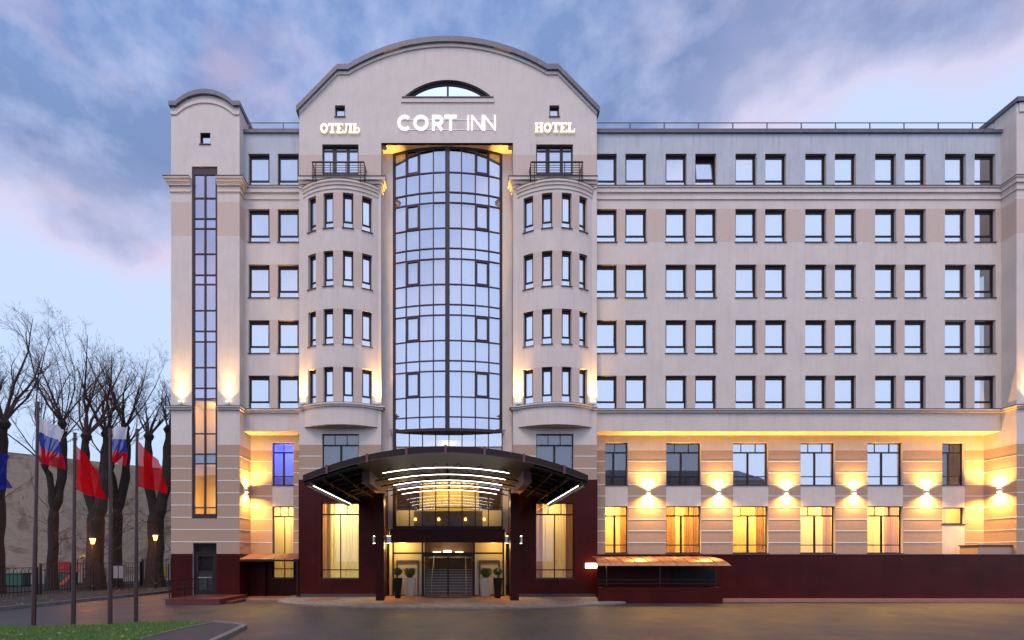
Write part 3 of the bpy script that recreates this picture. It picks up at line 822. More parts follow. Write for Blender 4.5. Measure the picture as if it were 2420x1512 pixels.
# cornices
CP = [(24.70, 24.80, .30), (24.56, 24.70, .22), (24.40, 24.47, .13), (24.11, 24.40, .02), (24.05, 24.11, .08)]
CF = [(24.47, 24.56, .15)]
CPW = [(24.70, 24.78, .14), (24.50, 24.70, .08), (24.48, 24.50, .03), (24.42, 24.48, .11), (24.08, 24.42, .02), (24.02, 24.08, .06)]
LP = [(11.30, 11.37, .20), (11.18, 11.30, .11)]
GPR = [(24.62, 24.80, .26), (24.45, 24.62, .15), (24.25, 24.45, .06)]
TL_ = [(TX0, 3), (TX0, 0), (TW[0] - .02, 0)]; TR_ = [(TW[1] + .02, 0), (TX1, 0), (TX1, YW)]; WL_ = [(TX1 + .08, YW), (GX0, YW)]; WR_ = [(GX1, YW), (XR, YW), (EX, -.25), (EX + 8, -.25)]
GL_ = [(GX0, 0), (OX0, 0), (OX0, .5)]; GR_ = [(OX1, .5), (OX1, 0), (GX1, 0)]
runs('cornice', M['plaster'], [(TL_, CP + CF), (TR_, CP + CF), (WL_, CPW), (WR_, CPW), (GL_, GPR), (GR_, GPR)])
runs('string_course', M['plaster'], [(TL_, LP), (TR_, LP), (WL_, LP), (WR_, LP), ([(GX0, 0), (BAYL - BHW, 0)], LP), ([(BAYL + BHW, 0), (OX0, 0), (OX0, .5)], LP),
      ([(OX1, .5), (OX1, 0), (BAYR - BHW, 0)], LP), ([(BAYR + BHW, 0), (GX1, 0)], LP)])
tp = [(24.80, 24.835, .33)]; tpw = [(24.78, 24.81, .17)]; tl = [(11.37, 11.40, .22)]
runs('flashing', M['sheet'], [(TL_, tp), (TL_, tl), (TR_, tp), (TR_, tl), (WL_, tpw), (WL_, tl), (WR_, tpw), (WR_, tl), (GL_, [(24.80, 24.835, .29)]), (GR_, [(24.80, 24.835, .29)])])
for x0, x1 in ((TX1 + .003, GX0), (GX1, XR - .003)):
    mb = MB(); mb.box(x0, x1, YW - .12, YW + .5, TOPW, TOPW + .18); mb.build('coping', M['coping'], hotel)
# roofs and body behind
mb = MB()
mb.box(TX1, XR, YW + .5, 14, TOPW - .6, TOPW - .1); mb.build('roof', M['roof'], hotel)
mb = MB(); mb.box(TX0 + .02, TX1 - .02, .3, 9, 28.5, 28.9); mb.build('roof', M['roof'], hotel)
mb = MB(); mb.box(XR + .02, XR + 8, .1, 14, 28.3, 28.9); mb.build('roof', M['roof'], hotel)
mb = MB()
for a, b in zip(gxs, gxs[1:]):
    mb.face([(a, .05, outline_gable(a) - .2), (b, .05, outline_gable(b) - .2), (b, 9, outline_gable(b) - .2), (a, 9, outline_gable(a) - .2)])
mb.build('roof', M['roof'], hotel)
mb = MB(); mb.box(TX0, XR + 8, 13.9, 14, 0, 28); mb.box(TX0 + .01, TX0 + .1, 8.9, 13.9, 0, 28)
mb.build('back_wall', M['plaster_grey'], hotel)
y = YW + .12
for a, b in ((WX(588, y), GX0), (GX1, WX(2350, y))):
    mb = MB(); zt = WZ(289.5, y); zb = TOPW + .18
    mb.box(a, b, y - .015, y + .015, zt - .04, zt); mb.box(a, b, y - .012, y + .012, zt - .40, zt - .37)
    x = WX(1408, y) + 2.05 if a > 0 else a + .02
    while x < b:
        mb.box(x - .035, x + .035, y - .03, y - .016, zb, zt - .04); x += 2.07
    mb.build('roof_railing', M['rail'], hotel)

# central glazed bay
GBW = (BX1 - BX0) / 2; GC = (BX0 + BX1) / 2; GS = .55; GR = (GBW ** 2 + GS ** 2) / (2 * GS); GYC = .8 - GS + GR
ga = math.asin((GBW - .02) / GR)
def gpt(a, d=0): return (GC + (GR - d) * math.sin(a), GYC - (GR - d) * math.cos(a))
def glazed_bay():
    ztop, zbot = OT - .02, WZ(1014.5, .25)
    F0 = 23.64
    zs = [ztop, 25.44, 24.26, F0]
    for k in range(4):
        b = F0 - 3.35 * k; zs += [b - 1.525, b - 2.725, b - 3.35]
    zs[-1] = zbot
    cols = [-ga + 2 * ga * i / 8 for i in range(9)]
    mb = MB(); d = .10
    def vbar(a, hw, z0, z1, dep=.10, out=0.0):
        c, s = math.cos(a), math.sin(a); x, y = gpt(a, -out); tx, ty = c, s; ix, iy = -s, c
        p = [(x - tx * hw, y - ty * hw), (x + tx * hw, y + ty * hw), (x + tx * hw + ix * dep, y + ty * hw + iy * dep), (x - tx * hw + ix * dep, y - ty * hw + iy * dep)]
        for i in range(4):
            q = p[i]; r_ = p[(i + 1) % 4]; mb.face([(q[0], q[1], z0), (r_[0], r_[1], z0), (r_[0], r_[1], z1), (q[0], q[1], z1)])
        mb.face([(q[0], q[1], z1) for q in p]); mb.face([(q[0], q[1], z0) for q in p])
    for i, a in enumerate(cols):
        vbar(a, .135 if i in (0, 4, 8) else .032, zbot, ztop, .1, .02 if i == 4 else .008 * (i % 2))
    def hbar(z, hh, a0=-ga, a1=ga, dep=.085):
        n_ = max(1, round((a1 - a0) / (2 * ga) * 8))
        for i in range(n_):
            p, q = gpt(a0 + (a1 - a0) * i / n_, .004), gpt(a0 + (a1 - a0) * (i + 1) / n_, .004)
            r_, s_ = gpt(a0 + (a1 - a0) * (i + 1) / n_, dep), gpt(a0 + (a1 - a0) * i / n_, dep)
            for zz in (z - hh, z + hh): mb.face([(p[0], p[1], zz), (q[0], q[1], zz), (r_[0], r_[1], zz), (s_[0], s_[1], zz)])
            mb.face([(p[0], p[1], z - hh), (q[0], q[1], z - hh), (q[0], q[1], z + hh), (p[0], p[1], z + hh)])
    for z in zs: hbar(z, .032 if z not in (ztop, zbot) else .09)
    for ci in (1, 6):     # opening sashes
        for z1, z0 in [(zs[0], zs[1])] + [(zs[3 + 3 * k], zs[4 + 3 * k]) for k in range(4)]:
            a0, a1 = cols[ci], cols[ci + 1]; w = .11 / GR
            for aa in (a0 + w * .5, a1 - w * .5): vbar(aa, .065, z0 + .02, z1 - .02, .07, .014)
            for zz in (z0 + .08, z1 - .08):
                p, q = gpt(a0, -.012), gpt(a1, -.012); mb.face([(p[0], p[1], zz - .05), (q[0], q[1], zz - .05), (q[0], q[1], zz + .05), (p[0], p[1], zz + .05)])
    o = mb.build('glazed_bay', M['curtframe'], hotel)
    g = MB(); rnd = random.Random(5)
    for a0, a1 in zip(cols, cols[1:]):
        for z1, z0 in zip(zs, zs[1:]):
            e1, e2 = rnd.uniform(-.006, .006), rnd.uniform(-.006, .006)
            p, q = gpt(a0, .05), gpt(a1, .05 + e1); p2, q2 = gpt(a0, .05 + e2), gpt(a1, .05 + e1 + e2)
            g.face([(p[0], p[1], z0), (q[0], q[1], z0), (q2[0], q2[1], z1), (p2[0], p2[1], z1)])
    g.build('pane', M['glass_bay'], o)
    c = MB(); c.smooth = True
    for z1, z0 in [(zs[0], zs[2])] + [(zs[3 + 3 * k], zs[5 + 3 * k]) for k in range(4)]:
        segs = [(-.98, -.55), (-.52, -.03), (.03, .52), (.55, .98)]
        for s0, s1 in segs:
            n_ = 60; prev = None; ph = rnd.uniform(0, 6); fr = rnd.uniform(4, 8)
            for i in range(n_ + 1):
                t = i / n_; a = ga * (s0 + (s1 - s0) * t)
                dd = .30 + .085 * math.sin(ph + t * fr * 6.28) * (.55 + .45 * math.sin(t * 5 + ph)) + .025 * math.sin(t * fr * 16)
                p = gpt(a, dd)
                if prev: c.face([(prev[0], prev[1], z0), (p[0], p[1], z0), (p[0], p[1], z1 - .05), (prev[0], prev[1], z1 - .05)])
                prev = p
    c.build('curtain', M['curtain'], o)
    s = MB()
    for z1, z0 in [(zs[2], zs[3])] + [(zs[5 + 3 * k], zs[6 + 3 * k]) for k in range(4)]:
        for a0, a1 in zip(cols, cols[1:]):
            p, q = gpt(a0, .09), gpt(a1, .09); s.face([(p[0], p[1], z0), (q[0], q[1], z0), (q[0], q[1], z1), (p[0], p[1], z1)])
    s.build('spandrel_panel', M['spandrel'], o)
    e = MB(); e.face([(*gpt(a), zbot - .09) for a in cols]); e.face([(*gpt(a), ztop) for a in cols]); e.build('edge_sheet', M['curtframe'], o)
glazed_bay()
# lobby glazing below the bay
ZB = WZ(1018, .8)
def lobby_glass():
    x0, x1 = WX(936, .8), WX(1185, .8); y = .8
    mb = MB()
    zs = [ZB, WZ(1056, y), WZ(1136, y), WZ(1198.5, y), WZ(1243, y)]
    mb.box(BX0, x0, y - .06, y + .1, 4.15, ZB + .1); mb.box(x1, BX1, y - .06, y + .1, 4.15, ZB + .1)
    mb.box(x0, x1, y - .06, y + .1, 4.15, zs[-1]); mb.box(x0, x1, y - .06, y + .1, ZB - .05, ZB + .1)
    for i in range(1, 8):
        x = x0 + (x1 - x0) * i / 8; mb.box(x - .03, x + .03, y - .04, y + .08, zs[-1], ZB - .05)
    for z in zs[1:-1]: mb.box(x0, x1, y - .035, y + .075, z - .025, z + .025)
    o = mb.build('lobby_window', M['curtframe'], hotel)
    p = MB(); rnd = random.Random(2)
    for i in range(8):
        a = x0 + (x1 - x0) * i / 8; b = x0 + (x1 - x0) * (i + 1) / 8
        for z1, z0 in zip(zs, zs[1:]):
            e = rnd.uniform(-.004, .004); p.face([(a, y, z0), (b, y + e, z0), (b, y + e, z1), (a, y, z1)])
    p.m = [1 if (i % 4) == 0 else 0 for i in range(len(p.m))]
    p.build('pane', [M['glass_lobby'], M['glass']], o)
lobby_glass()
LX0, LX1 = BX0 - .3, BX1 + .3
mb = MB()
YB = 6.0
mb.face([(GC - 2.1, YB - .2, 5.6), (GC + 2.1, YB - .2, 5.6), (GC + 2.1, YB - .2, 9.6), (GC - 2.1, YB - .2, 9.6)], 0)
mb.face([(LX0, YB, 4.2), (LX1, YB, 4.2), (LX1, YB, 9.6), (LX0, YB, 9.6)], 2)
for x in (LX0, LX1): mb.face([(x, .95, 4.2), (x, YB, 4.2), (x, YB, 9.6), (x, .95, 9.6)], 2)
mb.face([(LX0, .95, 9.6), (LX1, .95, 9.6), (LX1, YB, 9.6), (LX0, YB, 9.6)], 3)
mb.face([(LX0, .95, 4.2), (LX1, .95, 4.2), (LX1, YB, 4.2), (LX0, YB, 4.2)], 2)
mb.box(LX0 + .01, LX0 + 1.6, 3.2, 3.4, 4.2, 5.55, 1); mb.box(LX1 - 1.6, LX1 - .01, 3.2, 3.4, 4.2, 5.55, 1)
mb.box(GC - 2.2, GC + 2.2, 2.6, 2.75, 4.21, 5.45, 4)
lob = mb.build('lobby', [M['yellow_wall'], M['cream'], M['dark_wood'], M['dark_wood'], M['coping']], hotel)
for x in (GC - .95, GC + 1.0):
    mb = MB(); mb.box(x - .42, x + .42, YB - .10, YB - .04, 7.1, 7.75, 0); mb.box(x - .34, x + .34, YB - .12, YB - .10, 7.17, 7.68, 1); mb.box(x - .26, x + .26, YB - .13, YB - .12, 7.24, 7.6, 2)
    mb.build('picture', [M['dark_wood'], M['cream'], M['rust_roof']], lob)
for x in (GC - 2.1, GC - .6, GC + 1.1, GC + 2.3):
    mb = MB(); mb.lathe([(.04, 4.82), (.075, 4.84), (.07, 4.97), (.03, 5.0)], x, 2.4, 12); mb.build('pendant_lamp', M['bulb_orange'], lob)
lamp('room_light', 'POINT', (GC, 4.2, 8.4), 380, (1, .66, .18), lob, .3)
lamp('room_light', 'POINT', (GC - 2.5, 2.2, 5.9), 45, (1, .66, .25), lob, .2)
lamp('room_light', 'POINT', (GC + 2.5, 2.2, 5.9), 45, (1, .66, .25), lob, .2)

# granite base of the gable block
mb = MB()
for u0_, u1_, hh, xo, xi in ((GX0 - .03, WX(912), LL, GX0 - .03, OX0), (WX(1204), GX1 + .03, LR, GX1 + .03, OX1)):
    mb = MB(); wall(mb, flatf(-.03), u0_, u1_, 0, G_GR, [(*hh, *LZ)], None, .2)
    mb.face([(xo, -.03, G_GR), (xi, -.03, G_GR), (xi, .02, G_GR), (xo, .02, G_GR)])
    mb.face([(xo, -.03, 0), (xo, 1.6, 0), (xo, 1.6, G_GR), (xo, -.03, G_GR)])
    x = u1_ if xo < xi else u0_; mb.face([(x, -.03, 0), (x, .8, 0), (x, .8, G_GR), (x, -.03, G_GR)])
    mb.build('granite_base', M['granite'], hotel)
mb = MB(); mb.box(BX0 - .1, BX1 + .1, .25, .70, 3.36, 4.15); mb.build('lintel', M['granite'], hotel)
for a, b in ((GX0 + .1, WX(888, -.1)), (WX(1226, -.1), GX1 - .1)):
    mb = MB(); mb.box(a, b, -.12, -.035, .05, .33); mb.build('skirting', M['sheet'], hotel)
for (a, b), s in ((LL, 0), (LR, 1)):
    w_ = tall('tall_window', a, b, LZ[0], LZ[1], 0, lambda w, h: grid_bars(w, h, .85, .115, .5, (.33, .67), .06), True,
              (lambda w, h: curtain_mesh([(-w / 2 + .03, -w * .28, 5, .05)], h, 'drape', seed=111)) if s == 0 else (lambda w, h: curtain_mesh([(-w / 2 + .03, -w * .3, 5, .05), (w * .3, w / 2 - .03, 5, .05)], h, 'drape', seed=112)))
    link('sheer_curtain', curtain_mesh([(-w_.dimensions.x * .0 - .8, 1.08, 11, .05)], LZ[1] - LZ[0], 'sheer', dep=.28, seed=113 + s), w_)
    room(a - .4, b + .4, LZ[0] - .1, LZ[1] + .3, 0, 3.4, (400, 200)[s], ((1, .80, .32), (1, .60, .18))[s])
for a, b in (U2L, U2R):
    tall('tall_window', a, b, U2Z[0], U2Z[1], 0, lambda w, h: grid_bars(w, h, .76, .0, .5, (.33, .66), .12), False, lambda w, h: curtain_mesh([(-w / 2, w / 2, 11, .05)], h, 'curtain_grey', seed=120), 'glass_dark')

# entrance doors
YD = .42
def entrance():
    xa, xb = WX(927, YD), WX(1191, YD); d0, d1 = WX(998, YD), WX(1120, YD); mid = (d0 + d1) / 2
    z0 = .13; zt = WZ(1307, YD); zz = 3.37
    mb = MB(); t = .05
    for x in (xa + .05, d0, d1, xb - .05): mb.box(x - t, x + t, YD - .05, YD + .05, z0, zz)
    mb.box(xa + .1, d0 - t, YD - .045, YD + .045, zt - .05, zt + .05); mb.box(d0 + t, d1 - t, YD - .07, YD + .07, zt - .12, zt + .06); mb.box(d1 + t, xb - .1, YD - .045, YD + .045, zt - .05, zt + .05)
    mb.box(xa + .1, d0 - t, YD - .04, YD + .04, z0, z0 + .07); mb.box(d1 + t, xb - .1, YD - .04, YD + .04, z0, z0 + .07)
    fr = mb.build('entrance_frame', M['frame'], hotel)
    p = MB()
    for a, b in ((xa + .1, d0 - t), (d1 + t, xb - .1), (d0 + t, d1 - t)):
        p.face([(a, YD + .01, zt), (b, YD + .01, zt), (b, YD + .01, zz), (a, YD + .01, zz)])
    for a, b in ((xa + .1, d0 - t), (d1 + t, xb - .1)):
        p.face([(a, YD + .01, z0 + .05), (b, YD + .01, z0 + .05), (b, YD + .01, zt - .05), (a, YD + .01, zt - .05)])
    p.build('pane', M['glass_door'], fr)
    for a, b in ((d0 + t, mid), (mid, d1 - t)):
        m_ = MB(); a += .005; b -= .005
        m_.box(a, a + .05, YD - .03, YD + .02, z0, zt - .12); m_.box(b - .05, b, YD - .03, YD + .02, z0, zt - .12)
        m_.box(a + .05, b - .05, YD - .03, YD + .02, z0, z0 + .08); m_.box(a + .05, b - .05, YD - .03, YD + .02, zt - .18, zt - .12)
        dd = m_.build('door', M['frame'], hotel)
        m_ = MB(); m_.face([(a, YD, z0), (b, YD, z0), (b, YD, zt - .12), (a, YD, zt - .12)]); m_.build('pane', M['glass_door'], dd)
    return xa, xb, d0, d1, zt
xa, xb, d0, d1, zt = entrance()
# vestibule with the stair up to the reception
mb = MB(); x0, x1 = BX0 - .2, BX1 + .2; yb = 9.0
mb.face([(x0, .7, .12), (x1, .7, .12), (x1, yb, .12), (x0, yb, .12)], 2)
for x in (x0, x1): mb.face([(x, .7, .1), (x, yb, .1), (x, yb, 4.1), (x, .7, 4.1)], 0)
mb.face([(x0, .7, 4.1), (x1, .7, 4.1), (x1, yb, 4.1), (x0, yb, 4.1)], 0)
mb.face([(x0, yb, .1), (x1, yb, .1), (x1, yb, 4.1), (x0, yb, 4.1)], 3)
mb.box(x0 + .01, d0 - .0, 2.2, 2.3, .125, 4.09, 0); mb.box(d1 + .0, x1 - .01, 2.2, 2.3, .125, 4.09, 1)
ves = mb.build('vestibule', [M['cream'], M['cream'], M['terracotta'], M['dark_wood']], hotel)
mb = MB(); n = 9
for k in range(n):
    y_ = 2.4 + .33 * k; z_ = .16 + .165 * (k + 1)
    mb.box(d0 + .02, d1 - .02, y_, 5.7, .13 if k == 0 else z_ - .165, z_ - .03, 0); mb.box(d0 + .02, d1 - .02, y_ - .02, y_ + .05, z_ - .03, z_, 1)
    mb.box(d0 + .02, d1 - .02, y_ + .05, 5.7, z_ - .03, z_ - .004, 0)
mb.build('stair', [M['tread'], M['nosing']], ves)
for x in (d0 + .45, d1 - .45):
    mb = MB(); mb.tube([(x, 2.3, 1.05), (x, 5.3, 2.6)], .025, 8); mb.tube([(x, 2.3, .15), (x, 2.3, 1.05)], .02, 8); mb.tube([(x, 5.3, 1.6), (x, 5.3, 2.6)], .02, 8); mb.build('handrail', M['silver'], ves)
mb = MB(); mb.box(d0, d1, 7.2, 7.6, 1.6, 2.42, 0); mb.box(d0, d1, 7.1, 7.7, 2.42, 2.47, 1); mb.build('reception_desk', [M['dark_wood'], M['cream']], ves)
mb = MB()
for k, x in enumerate((d0 + .5, d0 + 1.3, d0 + 2.2)):
    mb.box(x - .3, x + .3, 8.8, 8.9, 2.65 + .1 * (k % 2), 2.9 + .1 * (k % 2))
mb.build('shelf_light', M['ceil_lamp'], ves)
mb = MB()
for s0, s1 in ((x0 + .25, d0 - .35), (d1 + .35, x1 - .25)):
    mb.box(s0, s0 + .10, 2.12, 2.19, .125, 2.3); mb.box(s1 - .1, s1, 2.12, 2.19, .125, 2.3); mb.box(s0 + .1, s1 - .1, 2.12, 2.19, 2.12, 2.3)
mb.build('side_door_frame', M['coping'], ves)
lamp('room_light', 'POINT', (x0 + .7, 1.4, 3.2), 60, (1, .66, .22), ves, .2)
lamp('room_light', 'POINT', (x1 - .7, 1.4, 3.2), 34, (1, .60, .18), ves, .2)
lamp('room_light', 'POINT', (GC, 7.4, 3.7), 60, (1, .72, .35), ves, .2)
lamp('room_light', 'POINT', (GC, 3.4, 3.8), 12, (1, .72, .45), ves, .2)

# ------------------------------------------------------------------ entrance canopy
cpy = empty('entrance_canopy', (-.58, -4, 0)); tag(cpy, 'arched dark metal and glass canopy with white light strips over the entrance', 'canopy')
KX = -.58; KR = 15.36; KT = 7.18; YF, YBk = -8.5, -.04
def kz(x, off=0): return KT - off - (KR - math.sqrt(KR * KR - (x - KX) ** 2))
def cbuild(mb, name, mat, parent=cpy):
    mb.v = [(x + .58, y + 4, z) for x, y, z in mb.v] if parent is cpy else mb.v
    return mb.build(name, mat, parent)
HW = 6.02
def arc_box(mb, x0, x1, y0, y1, o0, o1, n=48, m=0, zf=None):
    zf = zf or kz
    for i in range(n):
        a = x0 + (x1 - x0) * i / n; b = x0 + (x1 - x0) * (i + 1) / n
        A0, A1, B0, B1 = zf(a, o0), zf(a, o1), zf(b, o0), zf(b, o1)
        mb.face([(a, y0, A0), (b, y0, B0), (b, y0, B1), (a, y0, A1)], m); mb.face([(a, y1, A0), (b, y1, B0), (b, y1, B1), (a, y1, A1)], m)
        mb.face([(a, y0, A0), (b, y0, B0), (b, y1, B0), (a, y1, A0)], m); mb.face([(a, y0, A1), (b, y0, B1), (b, y1, B1), (a, y1, A1)], m)
    for e in (x0, x1): mb.face([(e, y0, zf(e, o0)), (e, y1, zf(e, o0)), (e, y1, zf(e, o1)), (e, y0, zf(e, o1))], m)
M['can_under'] = flat('can_under', (.060, .048, .038), .5)
M['can_dark'] = flat('can_dark', (.018, .009, .007), .6, 0, .25)
M['beam_stone'] = rough_mat('beam_stone', (.28, .15, .17), (.38, .21, .23), 60, .4, .05, 90)
M['gold_edge'] = flat('gold_edge', (.35, .28, .14), .45)
mb = MB(); arc_box(mb, KX - HW, KX + HW, YF + .05, YBk, .18, .24, 60, 0); cbuild(mb, 'canopy_roof', M['can_under'])
mb = MB(); arc_box(mb, KX - HW, KX + HW, YF - .08, YF + .049, 0, .27, 60); cbuild(mb, 'fascia', M['can_dark'])
mb = MB(); arc_box(mb, KX - HW + .3, KX + HW - .3, YF - .13, YF - .081, .27, .30, 60); cbuild(mb, 'trim', M['pole'])
for x in (KX - 3.3, KX - 1.65, KX, KX + 1.65, KX + 3.3, KX - 5, KX + 5):
    mb = MB(); mb.box(x - .05, x + .05, YF - .16, YF - .131, kz(x, .34), kz(x, -.03)); cbuild(mb, 'bracket', M['granite_tile'])
mb = MB()
ys = [YF + .05 + (YBk - YF - .1) * k / 7 for k in range(8)]
for y_ in ys:
    for s in (-1, 1):
        a, b = sorted((KX + s * 3.75, KX + s * HW)); arc_box(mb, a, b, y_ - .03, y_ + .03, .24, .42, 12)
for x in (-5.9, -5.2, -4.5, 4.5, 5.2, 5.9):
    xx = KX + x; mb.box(xx - .03, xx + .03, YF + .06, YBk, kz(xx, .52), kz(xx, .425))
for s in (-1, 1):      # diagonal bracing of the side bays
    for y0_, y1_ in zip(ys, ys[1:]):
        a = KX + s * 3.8; b = KX + s * 5.9
        mb.tube([(a, y0_, kz(a, .36)), (b, y1_, kz(b, .44))], .018, 5)
cbuild(mb, 'side_lattice', M['can_dark'])
for s in (-1, 1):
    mb = MB(); e = KX + s * HW
    mb.face([(e, YF, kz(e, .02)), (e + s * .02, YBk, kz(e, .02)), (e - s * .42, YBk, kz(e, .42)), (e - s * .42, YF + .02, kz(e, .42))])
    cbuild(mb, 'edge_panel', M['gold_edge'])
for s in (-1, 1):
    mb = MB(); e = KX + s * (HW - .30); mb.tube([(e, YF + .45, kz(e, .5)), (e, YBk - .5, kz(e, .5))], .012, 6); cbuild(mb, 'light_strip', M['led'])
led_y = [-7.93, -6.1, -4.25, -2.4, -.55]
for k, y_ in enumerate(led_y):
    mb = MB(); hw = 2.75
    zz = lambda x: kz(x, .79)
    mb.tube([(KX + hw * (i / 12 - 1), y_, zz(KX + hw * (i / 12 - 1))) for i in range(25)], .010, 6); cbuild(mb, 'light_strip', M['led'])
    if k >= 1:
        mb = MB()
        mb.tube([(KX + 3.4 * (i / 12 - 1), y_ + .05, kz(KX + 3.4 * (i / 12 - 1), .72)) for i in range(25)], .035, 5)
        pts = [-3.2 + 6.4 * i / 12 for i in range(13)]
        for i, (a, b) in enumerate(zip(pts, pts[1:])):
            oa, ob = (.25, .70) if i % 2 else (.70, .25)
            mb.tube([(KX + a, y_ + .05, kz(KX + a, oa)), (KX + b, y_ + .05, kz(KX + b, ob))], .018, 4)
        mb.tube([(KX, y_ + .05, kz(KX, .25)), (KX, y_ + .05, kz(KX, .7))], .03, 5)
        cbuild(mb, 'truss', M['can_dark'])
for s in (-1, 1):
    xi = KX + (s * 3.55); a, b = sorted((xi, xi + s * .38))
    # stone clad beam over the pillar, lower edge tapering to the front
    mb = MB(); xa_, xb_ = a, b
    P_ = [(-6.5, 5.92), (-6.5, kz(xi, .26)), (-1.0, kz(xi, .26)), (-1.0, 5.99)]
    for i in range(4):
        p, q = P_[i], P_[(i + 1) % 4]; mb.face([(xa_, p[0], p[1]), (xb_, p[0], p[1]), (xb_, q[0], q[1]), (xa_, q[0], q[1])])
    for x in (xa_, xb_): mb.face([(x, p[0], p[1]) for p in P_])
    cbuild(mb, 'beam', M['beam_stone'])
PL = (WX(888, -2.3), WX(907, -2.3)); PR = (WX(1206, -2.3), WX(1226, -2.3))
for a, b in (PL, PR):
    mb = MB()
    for k, (z0, z1) in enumerate(((.06, .9), (.91, 2.6), (2.61, 4.3), (4.31, 5.99))): mb.box(a + .002 * (k == 0), b, -2.3, -1.75, z0, z1)
    mb.box(a + .01, b - .01, -2.29, -1.76, .06, 5.98)
    cbuild(mb, 'pillar', M['granite'])
# slim glazed side screens between pillars and doors
mb = MB()
for a, b in ((WX(908, -1.7), WX(927, .2)), (WX(1205, -1.7), WX(1191, .2))):
    pass

# ------------------------------------------------------------------ lettering
def stroke(mb, pts, w, y0, y1, m=0, ms=1, closed=False):
    P = [Vector(p) for p in pts]; n = len(P); L = []; Rr = []
    for i in range(n):
        if closed: a, b = P[i - 1], P[(i + 1) % n]
        else: a, b = P[max(i - 1, 0)], P[min(i + 1, n - 1)]
        e1 = (P[i] - a).normalized() if (P[i] - a).length > 1e-6 else None; e2 = (b - P[i]).normalized() if (b - P[i]).length > 1e-6 else None
        es = [e for e in (e1, e2) if e]; nrm = sum((Vector((-e.y, e.x)) for e in es), Vector((0, 0)))
        nrm = nrm.normalized(); c = max(.35, nrm.dot(Vector((-es[0].y, es[0].x)))); nrm = nrm / c
        L.append(P[i] + nrm * w / 2); Rr.append(P[i] - nrm * w / 2)
    rng = range(n) if closed else range(n - 1)
    for i in rng:
        j = (i + 1) % n
        mb.face([(L[i].x, y0, L[i].y), (L[j].x, y0, L[j].y), (Rr[j].x, y0, Rr[j].y), (Rr[i].x, y0, Rr[i].y)], m)
        mb.face([(L[i].x, y0, L[i].y), (L[j].x, y0, L[j].y), (L[j].x, y1, L[j].y), (L[i].x, y1, L[i].y)], ms)
        mb.face([(Rr[i].x, y0, Rr[i].y), (Rr[j].x, y0, Rr[j].y), (Rr[j].x, y1, Rr[j].y), (Rr[i].x, y1, Rr[i].y)], ms)
    if not closed:
        for k in (0, -1): mb.face([(L[k].x, y0, L[k].y), (Rr[k].x, y0, Rr[k].y), (Rr[k].x, y1, Rr[k].y), (L[k].x, y1, L[k].y)], ms)
def arc(cx, cz, rx, rz, a0, a1, n=20): return [(cx + rx * math.cos(R(a0 + (a1 - a0) * i / n)), cz + rz * math.sin(R(a0 + (a1 - a0) * i / n))) for i in range(n + 1)]
def sign(name, label, letters, x0, x1, z0, z1, total, mats, y=-.10, th=.07):
    o = empty(name, (x0, y, z0)); tag(o, label, 'sign'); sx = (x1 - x0) / total; h = z1 - z0
    for x, strokes in letters:
        mb = MB()
        for k, (pts, w, *cl) in enumerate(strokes):
            stroke(mb, [((x + px) * sx, pz * h) for px, pz in pts], w * h, -.003 * k, th - .003 * k, 0, 1, bool(cl))
        mb.build('letter', mats, o)
    return o
b = .17; hb = b / 2; t_ = .085; ht = t_ / 2
Cc = [(arc(.48, .5, .40, .42, 48, 312), b)]
Oo = [(arc(.5, .5, .42, .42, 0, 342, 19), b, 1)]
Rr_ = [([(hb, 0), (hb, 1)], b), ([(hb, .9), (.42, .9)] + arc(.42, .66, .23, .24, 80, -80, 9) + [(hb, .42)], .19), ([(.36, .42), (.66, 0)], b)]
Tt = [([(.41, 0), (.41, .98)], b), ([(0, .91), (.82, .91)], .18)]
Ii = [([(ht, 0), (ht, 1)], t_)]
Nn = [([(ht, 0), (ht, 1)], t_), ([(.80 - ht, 0), (.80 - ht, 1)], t_), ([(ht, .95), (.80 - ht, .05)], t_)]
sg = sign('hotel_name_sign', 'white glowing letters reading CORT INN above the glazed bay', [(0, Cc), (1.09, Oo), (2.36, Rr_), (3.21, Tt), (4.79, Ii), (5.05, Nn), (5.90, Nn)],
     WX(940), WX(1170.5), WZ(309.8), WZ(274.8), 6.70, [M['letter'], M['letter']])
mb = MB()
for z in (WZ(307), WZ(284)): mb.box(.25, WX(1170) - WX(940), .08, .095, z - WZ(309.8) - .015, z - WZ(309.8) + .015)
mb.build('mounting_rail', M['silver'], sg)
v = .24; hs = .11      # slab-serif letters
def serif(x, z, w=.34): return ([(x - w / 2, z), (x + w / 2, z)], .11)
lO = [(arc(.42, .5, .30, .40, 0, 340, 17), .2, 1)]
lT = [([(.42, 0), (.42, 1)], v), ([(.02, .94), (.82, .94)], .13), ([(.06, .7), (.06, 1)], .09), ([(.78, .7), (.78, 1)], .09), serif(.42, .06, .5)]
lE = [([(.20, 0), (.20, 1)], v), ([(.02, .94), (.70, .94)], .12), ([(.02, .06), (.74, .06)], .12), ([(.2, .5), (.52, .5)], .11), ([(.68, .72), (.68, 1)], .08), ([(.71, 0), (.71, .28)], .08)]
lL_ = [([(.30, .98), (.26, .35), (.16, .08), (0, .06)], .13), ([(.72, 0), (.72, 1)], v), ([(.18, .94), (.9, .94)], .12), serif(.72, .06, .42)]
lS = [([(.20, 0), (.20, 1)], v), ([(.02, .94), (.38, .94)], .12), ([(.2, .54), (.44, .54)] + arc(.44, .30, .22, .24, 80, -80, 8) + [(.02, .06)], .13)]
lH = [([(.18, 0), (.18, 1)], v), ([(.66, 0), (.66, 1)], v), ([(.18, .5), (.66, .5)], .12), serif(.18, .06, .38), serif(.18, .94, .38), serif(.66, .06, .38), serif(.66, .94, .38)]
